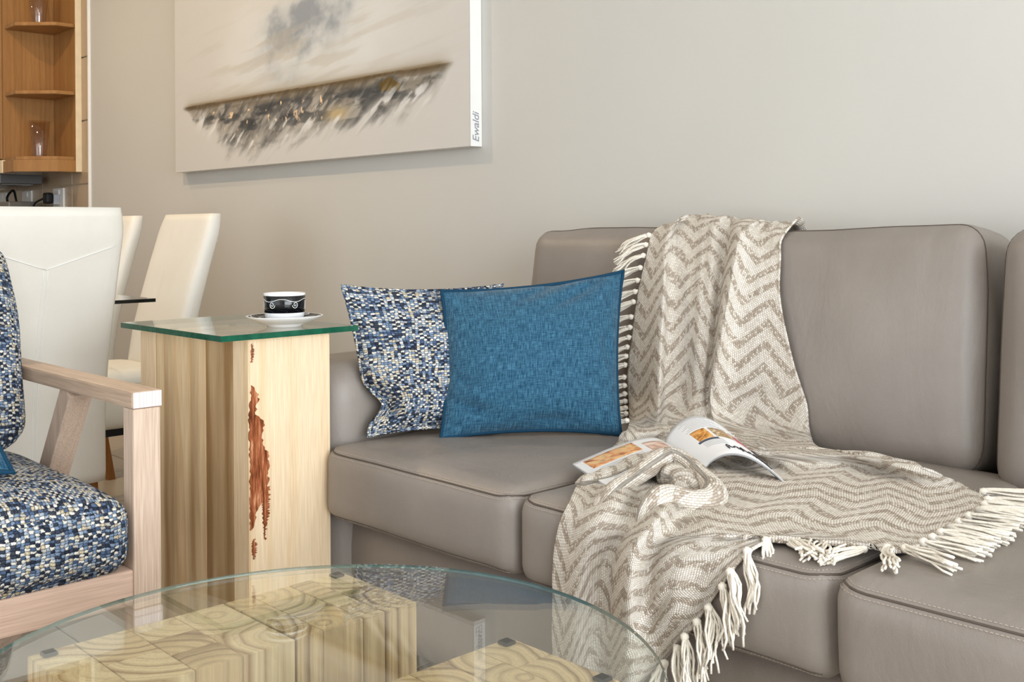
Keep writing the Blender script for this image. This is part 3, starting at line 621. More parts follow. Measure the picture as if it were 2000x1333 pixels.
# ================================================================ ARMCHAIR
ac = thing('armchair', 'limed oak armchair with blue tweed seat and back cushions', 'armchair', (-2.1, .5, 0))
def ab(n, x0, x1, y0, y1, z0, z1, m, bev=.004, p=ac): return box(n, x0+2.1, x1+2.1, y0-.5, y1-.5, z0, z1, M[m], p, bev)
for ya, yb in ((.802, .852), (.148, .198)):
    ab('front_leg', -1.832, -1.790, ya, yb, 0, .613, 'oak')
    a_ = ab('armrest', -2.52, -1.788, ya-.002, yb+.002, .613, .643, 'oakx', .005); o = box('end_grain', .3655, .3665, -(yb-ya)/2-.0005, (yb-ya)/2+.0005, -.0135, .0135, M['endgrain'], a_)
    y_ = (ya+yb)/2
    me = beam_me('rear_leg', (-2.094+2.1, y_-.5, .616), (-2.517+2.1, y_-.5, 0), .046, .046, (0, 1, 0)); link('rear_leg', me, M['oak'], ac)
    yp = .5+(y_-.5)*.5; me = beam_me('back_post', (-2.42+2.1, yp-.5, .33), (-2.505+2.1, yp-.5, .86), .04, .05, (0, 1, 0)); link('back_post', me, M['oak'], ac)
    ab('side_rail', -2.42, -1.832, ya+.008, yb-.008, .285, .335, 'oakx')
ab('front_rail', -1.828, -1.792, .198, .802, .275, .337, 'oaky'); ab('rear_rail', -2.45, -2.415, .198, .802, .285, .335, 'oaky'); ab('back_rail', -2.535, -2.505, .28, .72, .80, .86, 'oaky')
for k in range(5): ab('seat_slat', -2.36+.115*k, -2.30+.115*k, .198, .802, .322, .336, 'oaky', .002)
me = cushion_me('seat_cushion', .29, .299, .062, .034, (.012, .006, .040), 30, 30, 10, .003, 5); uv_box(me); o = link('seat_cushion', me, M['tweed'], ac); o.location = (-2.068+2.1, 0, .400)
me = cushion_me('back_cushion', .075, .293, .215, .05, (.03, .006, .012), 12, 30, 24, .006, 9); uv_box(me); o = link('back_cushion', me, M['tweed'], ac); o.location = (-2.352+2.1, .0, .685); o.rotation_euler = (0, math.radians(-17), 0)
pillow('scatter_cushion', [(-2.215, .30, .79), (-2.195, .62, .79), (-1.865, .630, .520), (-1.90, .30, .515)], .05, M['blue'], M['bluepipe'], 'small teal cushion on the tweed armchair seat, mostly out of frame')
# ================================================================ DINING CHAIRS AND TABLE
def dining_chair():
    t_ = bpy.data.objects.new('dining_chair', None); COL.objects.link(t_); t_.empty_display_size = .05
    # local frame: faces -Y, origin on the floor under the seat centre
    W2 = .184; prof = [(.29, .215), (.40, .215), (.47, .218), (.58, .236), (.70, .268), (.82, .304), (.90, .330), (.978, .352)]
    zz = np.linspace(.29, .978, 30); yf = np.interp(zz, [p[0] for p in prof], [p[1] for p in prof]); V, Fc = [], []
    sec = []
    for k in range(24):      # rounded-rectangle cross-section
        a = 2*math.pi*k/24; cx, cy = math.cos(a), math.sin(a); sec.append((math.copysign(abs(cx)**.32, cx), math.copysign(abs(cy)**.45, cy)))
    for i, (z, y) in enumerate(zip(zz, yf)):
        th = .042-.010*(z-.29)/.67; e = 1.0
        if i >= 27: e = (1, .97, .90, .8)[i-26]
        if i == 0: e = .97
        wv = W2*(1+.03*max(0, (z-.6)))
        for cx, cy in sec: V.append((cx*(wv-(1-e)*.06), y+th*.6+cy*th*(e if i >= 27 else 1)+(.004*math.cos(cx*1.4) if cy < 0 else 0), z))
    for i in range(len(zz)-1):
        for k in range(24): a, b_ = i*24+k, i*24+(k+1) % 24; Fc.append((a, b_, b_+24, a+24))
    Fc.append(tuple(range(24))[::-1]); Fc.append(tuple((len(zz)-1)*24+k for k in range(24)))
    bk = link('backrest', mesh('backrest', V, Fc), M['cream'], t_, True)
    yb = lambda z: np.interp(z, zz, yf)+(.042-.010*(z-.29)/.67)*1.6+.0006
    sm_ = [tube_me('s', [(s*.162*(1-q_), yb(.885-.055*q_) , .885-.055*q_) for q_ in np.linspace(0, 1, 10)], .0014, 5) for s in (-1, 1)]
    for dx in (-.005, .005): sm_.append(tube_me('s', [(dx, yb(z), z) for z in np.linspace(.30, .828, 24)], .0010, 5))
    link('back_seam', join_me('back_seam', sm_), M['white_paint'], bk, True)
    se = link('seat', cushion_me('seat', .182, .215, .088, .03, (.003, .003, .012), 18, 20, 8, .001, 4), M['cream'], t_); se.location = (0, 0, .385)
    link('seat_seam', tube_me('seat_seam', [(x, y, .052) for x, y in ((-.181, -.20), (-.168, -.2155), (.168, -.2155), (.181, -.20), (.184, 0), (.181, .19))], .0013, 5), M['palewood'], se, True)
    link('seat_frame', box_me('seat_frame', -.165, .165, -.195, .225, .275, .30), M['black'], t_)
    for sx in (-1, 1):
        for y0_, y1_ in ((-.175, -.185), (.205, .262)):
            me = mesh('leg', [(sx*.155+a*.021, y0_+b_*.021, .285) for a in (-1, 1) for b_ in (-1, 1)]+[(sx*.157+a*.014, y1_+b_*.014, 0) for a in (-1, 1) for b_ in (-1, 1)], [(0, 2, 3, 1), (4, 5, 7, 6), (0, 1, 5, 4), (2, 6, 7, 3), (0, 4, 6, 2), (1, 3, 7, 5)])
            link('leg', me, M['leg'], t_)
    return t_
def copy_tree(o, parent=None):
    c = o.copy(); COL.objects.link(c); c.parent = parent
    for ch in o.children: copy_tree(ch, c)
    return c
ch = dining_chair(); GC = 'cream leather dining chairs around the glass table'
spots = [((-2.955, .952), math.radians(-90), 'white leather dining chair seen from behind with Y-shaped back seam'), ((-3.478, 1.405), 0, 'cream leather dining chair standing nearest the side table, its beige front in view'), ((-4.075, 1.405), 0, 'cream leather dining chair half hidden behind the foremost white one')]
for k, ((x, y), rz, la) in enumerate(spots):
    o = ch if k == 0 else copy_tree(ch)
    o.location = (x, y, 0); o.rotation_euler = (0, 0, rz); tag(o, la, 'chair', GC)
dt = thing('dining_table', 'glass dining table with dark edge between the cream chairs', 'dining table', (-3.85, .95, 0))
g = link('glass_top', box_me('glass_top', -.95, .93, -.42, .425, .718, .728), M['glass'], dt)
for x0, x1, y0, y1 in ((-.951, .931, -.4215, -.42), (-.951, .931, .425, .4265), (-.9515, -.95, -.42, .425), (.93, .9315, -.42, .425)): link('glass_edge', box_me('glass_edge', x0, x1, y0, y1, .718, .728), M['tableedge'], g)
for x in (-.55, .35): link('pedestal', box_me('pedestal', x-.05, x+.05, -.16, .16, .02, .716, .004), M['cream'], dt); link('foot', box_me('foot', x-.12, x+.12, -.24, .24, 0, .022, .004), M['metal'], dt)
